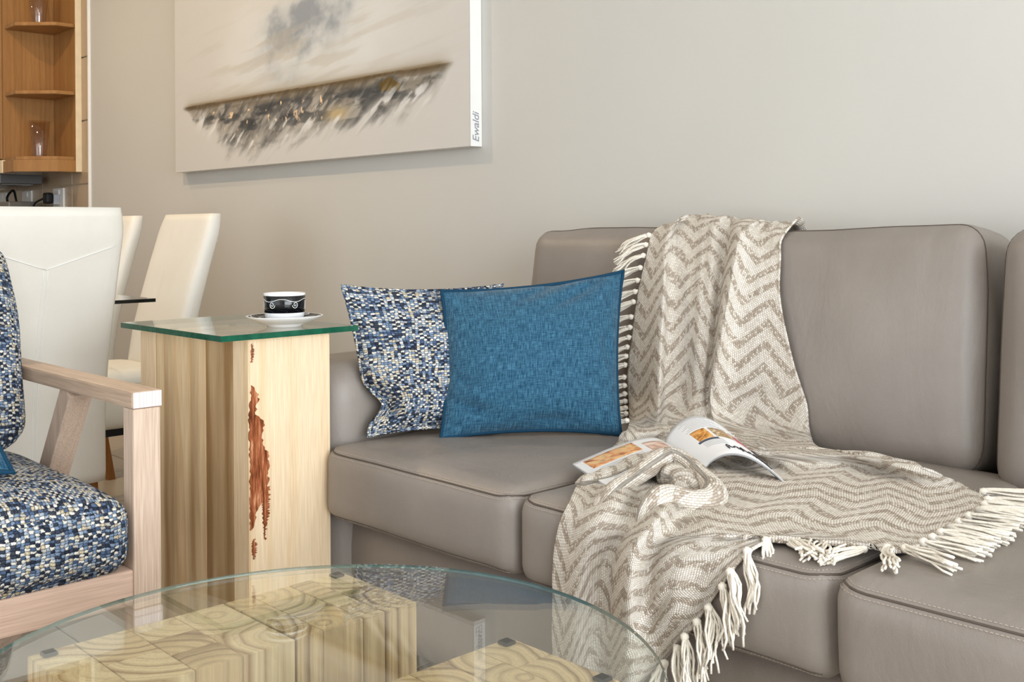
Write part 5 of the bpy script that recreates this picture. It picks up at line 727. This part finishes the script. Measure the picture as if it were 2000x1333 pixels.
# cloth coordinates: the sheet is turned on the seat, so the pattern swings from across to along
mid = uu[:, n1_-1:n1_]
UVv = np.stack([uu, vv], -1).reshape(-1, 2); l = me.uv_layers.new(name='UVMap')
li_v = np.empty(len(me.loops), int); me.loops.foreach_get('vertex_index', li_v); l.data.foreach_set('uv', UVv[li_v % m_].astype(np.float32).reshape(-1))
link('cloth', me, M['throw'], TW, True)
def fold(pts, r):
    c = cr(pts, 60); n = 60; rad = [r*min(1, .25+5*min(i, n-1-i)/n)*(1+.12*math.sin(i*.4)) for i in range(n)]
    me = tube_me('fold', [p-TO+np.array([0, 0, -.004]) for p in c], rad, 14, flat=.8); l = me.uv_layers.new(name='UVMap')
    for p in me.polygons:
        for q_ in p.loop_indices:
            vi = me.loops[q_].vertex_index; l.data[q_].uv = ((vi % 14)/14*r*5, vi//14*.006)
    link('fold', me, M['throw'], TW, True)
fold([(-1.249, 1.3345, .4892), (-1.2315, 1.3487, .4932), (-1.2184, 1.3797, .4972), (-1.2142, 1.4217, .5052), (-1.2143, 1.4633, .5112), (-1.1987, 1.4938, .5152), (-1.1748, 1.5024, .5112)], .020)
fold([(-1.1353, 1.2429, .465), (-1.1255, 1.2584, .488), (-1.1335, 1.2994, .5012), (-1.1394, 1.3468, .5112), (-1.1469, 1.3979, .5212), (-1.1629, 1.4631, .5252), (-1.1442, 1.4816, .5252), (-1.1074, 1.4717, .5192), (-1.0573, 1.4406, .5092), (-1.0144, 1.4063, .5032), (-1.0, 1.3701, .4992), (-1.0143, 1.3447, .5012), (-1.0384, 1.3248, .5052), (-1.0405, 1.2897, .5032), (-1.0369, 1.2583, .4925), (-1.0379, 1.2449, .4718)], .0215)
fold([(-1.1472, 1.4361, .4952), (-1.1174, 1.4328, .5092), (-1.0793, 1.4175, .5052), (-1.0595, 1.3847, .4992)], .024)
fold([(-1.1788, 1.7573, 0.4872), (-1.1279, 1.7663, 0.4972), (-1.0716, 1.7815, 0.5012), (-1.0108, 1.8034, 0.5012), (-0.9519, 1.8252, 0.4992), (-0.9004, 1.8385, 0.4912), (-0.8685, 1.8406, 0.4832)], .015)
fold([(-1.4204, 1.7369, 0.4952), (-1.3542, 1.7291, 0.5092), (-1.2908, 1.7461, 0.5112), (-1.2237, 1.7459, 0.5092), (-1.1741, 1.7469, 0.5012), (-1.1649, 1.7571, 0.4932)], .020)
def tassel(p, d0, d1, L, seed):
    """knot at p, strands leaving along d0 and relaxing towards d1"""
    r = random.Random(seed); p = Vector(p); d0 = Vector(d0).normalized(); d1 = Vector(d1).normalized(); ms = []
    bm = bmesh.new(); bmesh.ops.create_icosphere(bm, subdivisions=2, radius=.0066)
    for v in bm.verts: v.co = v.co*(1+.12*math.sin(v.co.z*900))+d0*.004
    k = bpy.data.meshes.new('k'); bm.to_mesh(k); bm.free(); ms.append(k)
    for s in range(12):
        sp = Vector((r.uniform(-1, 1), r.uniform(-1, 1), r.uniform(-1, 1)))*.13; sp2 = Vector((r.uniform(-1, 1), r.uniform(-1, 1), r.uniform(-.4, .4)))*.2; ph = r.uniform(0, 6.3); pts = [Vector(sp)*.02]
        l_ = L*r.uniform(.85, 1.1)
        for q_ in range(1, 8): t_ = q_/7; pts.append(pts[-1]+((d0+sp)*(1-t_)+(d1+sp2)*t_+Vector((math.sin(ph+q_*1.3), math.cos(ph+q_*1.1), .3*math.sin(ph+q_)))*.22).normalized()*l_/7)
        ms.append(tube_me('st', pts, .0019, 4))
    o = link('tassel', join_me('tassel', ms), M['tassel'], TW, True); o.location = p-Vector(TO)
i_top = 4*5
for k, i in enumerate(np.linspace(i_top+1, (12)*5+2, 20).astype(int)):      # fringe down the left edge of the upper fall
    p = Q[i, 0]+nr[i, 0]*.004; tassel(p, (-.75, -.35, -.1), (-.5, -.3, -.55), .086, 100+k)
edge = [(Q[i, -1], i) for i in range(18*5-2, n0)]; S = np.r_[0, np.cumsum([np.linalg.norm(edge[i+1][0]-edge[i][0]) for i in range(len(edge)-1)])]
for k, s_ in enumerate(np.linspace(0, S[-1], 31)):
    e = int(np.searchsorted(S, s_)); e = min(e, len(edge)-1); p, i = edge[e]; p = p+nr[i, -1]*.003
    out = Q[i, -1]-Q[i, -8]; out = out/np.linalg.norm(out)
    tg = edge[min(e+3, len(edge)-1)][0]-edge[max(e-3, 0)][0]; tg /= np.linalg.norm(tg)+1e-9; per = np.cross(nr[i, -1], tg); per = per*(1 if per@np.array([.6, -.8, -.25]) > 0 else -1)
    if p[2] > .462 and p[1] > 1.29: d0 = np.array([per[0], per[1], .02]); d1 = np.array([per[0]+.3*math.sin(k*2.1), per[1], -.02])
    else: d0 = np.array([per[0]*.5, -.25, -.5]); d1 = np.array([.05*math.sin(k), -.03, -1])
    tassel(p, d0, d1, .084, 300+k)
bt = Q[-1]; 
for k, j in enumerate(np.linspace(4, n1_-6, 9).astype(int)): tassel(bt[j], (0, -.2, -1), (0, 0, -1), .084, 500+k)
# ================================================================ MAGAZINE
S0, S1 = np.array([-1.149, 1.562, .492]), np.array([-1.313, 1.653, .500])
mg = thing('magazine', 'open glossy food magazine lying face up on the throw', 'magazine', tuple((S0+S1)/2)); MO = (S0+S1)/2
def right_pt(s, t, lift=0):
    sp_ = S0+(S1-S0)*s; fr = np.array([-.987, 1.571, .489])+(np.array([-1.152, 1.660, .532])-np.array([-.987, 1.571, .489]))*s
    h = (.038+.010*s)*math.sin(math.pi*min(1, t**.68))**.85 if t > 0 else 0
    return sp_*(1-t**.8)+fr*t**.8+np.array([0, 0, h+lift])
def left_pt(s, t, lift=0):
    sp_ = S0+(S1-S0)*s; fr = np.array([-1.165, 1.325, .497])+(np.array([-1.335, 1.419, .494])-np.array([-1.165, 1.325, .497]))*s
    h = .020*math.sin(math.pi*min(1, t**.55)) if t > 0 else 0
    return sp_*(1-t)+fr*t+np.array([0, 0, h+lift])
def sheet(fn, s0, s1, t0, t1, lift, th, ns=14, nt=26):
    V, Fc = [], []
    for ly in (lift, lift-th):
        for i in range(ns+1):
            for j in range(nt+1): V.append(fn(s0+(s1-s0)*i/ns, t0+(t1-t0)*j/nt, ly)-MO)
    m_ = (ns+1)*(nt+1)
    for i in range(ns):
        for j in range(nt): a = i*(nt+1)+j; Fc.append((a, a+1, a+nt+2, a+nt+1)); Fc.append((m_+a, m_+a+nt+1, m_+a+nt+2, m_+a+1))
    for i in range(ns):
        for j in (0, nt): a = i*(nt+1)+j; Fc.append((a, a+nt+1, m_+a+nt+1, m_+a) if j else (a, m_+a, m_+a+nt+1, a+nt+1))
    for j in range(nt):
        for i in (0, ns): a = i*(nt+1)+j; Fc.append((a, m_+a, m_+a+1, a+1) if i else (a, a+1, m_+a+1, m_+a))
    me = mesh('s', V, Fc); bm = bmesh.new(); bm.from_mesh(me); bmesh.ops.recalc_face_normals(bm, faces=bm.faces[:]); bm.to_mesh(me); bm.free(); return me
for fn, nm in ((right_pt, 'right_pages'), (left_pt, 'left_pages')):
    pg = link(nm, sheet(fn, 0, 1, 0, 1, 0, .0016), M['paper'], mg, True); link('page_stack', sheet(fn, 0, 1, 0, 1, -.0019, .0028), M['inkgrey'], mg, True)
    def pr(s0, s1, t0, t1, mat, name='printed_photo'): o = link(name, sheet(fn, s0, s1, t0, t1, .0005, .0004, 8, 14), mat, pg, True)
    if fn is right_pt:
        pr(.42, .66, .12, .30, photo_mat('photo_orange', [rgb(70, 54, 44), rgb(222, 150, 60), rgb(236, 190, 120), rgb(150, 140, 136)], 45)); pr(.37, .41, .10, .34, photo_mat('photo_slate', [rgb(62, 70, 88), rgb(80, 88, 104)]))
        pr(.43, .66, .34, .58, photo_mat('photo_straw', [rgb(216, 188, 150), rgb(150, 118, 76), rgb(226, 206, 176)], 60)); pr(.42, .64, .61, .80, photo_mat('photo_red', [rgb(214, 120, 118), rgb(170, 70, 80), rgb(230, 190, 160)], 50)); pr(.42, .62, .82, .90, photo_mat('photo_purple', [rgb(96, 84, 120), rgb(180, 160, 150)], 50))
        tx_ = [sheet(fn, s_, s_+.006, .10+.03*(k % 3), .62-.05*(k % 4), .0004, .0003, 1, 20) for k, s_ in enumerate(np.linspace(.70, .95, 9))]+[sheet(fn, s_, s_+.006, .12, .38, .0004, .0003, 1, 14) for s_ in np.linspace(.25, .37, 5)]
        # handwritten headline: a looping pen line
        hw = []; t_ = .30
        for k in range(13):
            w_ = .028+.012*((k*7) % 3); a_ = .022+.03*((k*5) % 4 == 0)+.012*((k*3) % 3)
            hw.append(tube_me('h', [fn(.155+a_*math.sin(q_*6.28)*(1 if k % 2 else -1)+.008*math.sin(k), t_+w_*q_+.012*math.cos(q_*6.28), .0008)-MO for q_ in np.linspace(0, 1, 14)], .0008, 4)); t_ += w_*1.15
        link('headline_script', join_me('headline_script', hw), M['ink'], pg)
    else:
        pr(.62, .92, .40, .92, photo_mat('photo_pastry', [rgb(96, 44, 44), rgb(222, 150, 92), rgb(240, 200, 140), rgb(70, 74, 92)], 38)); pr(.45, .82, .10, .33, photo_mat('photo_hands', [rgb(150, 110, 90), rgb(226, 190, 170), rgb(240, 222, 210)], 36))
        tx_ = [sheet(fn, s_, s_+.007, .42, .88, .0004, .0003, 1, 14) for s_ in np.linspace(.10, .55, 12)]
    o = link('printed_text', join_me('printed_text', tx_), M['inkgrey'], pg); o['kind'] = 'stuff'
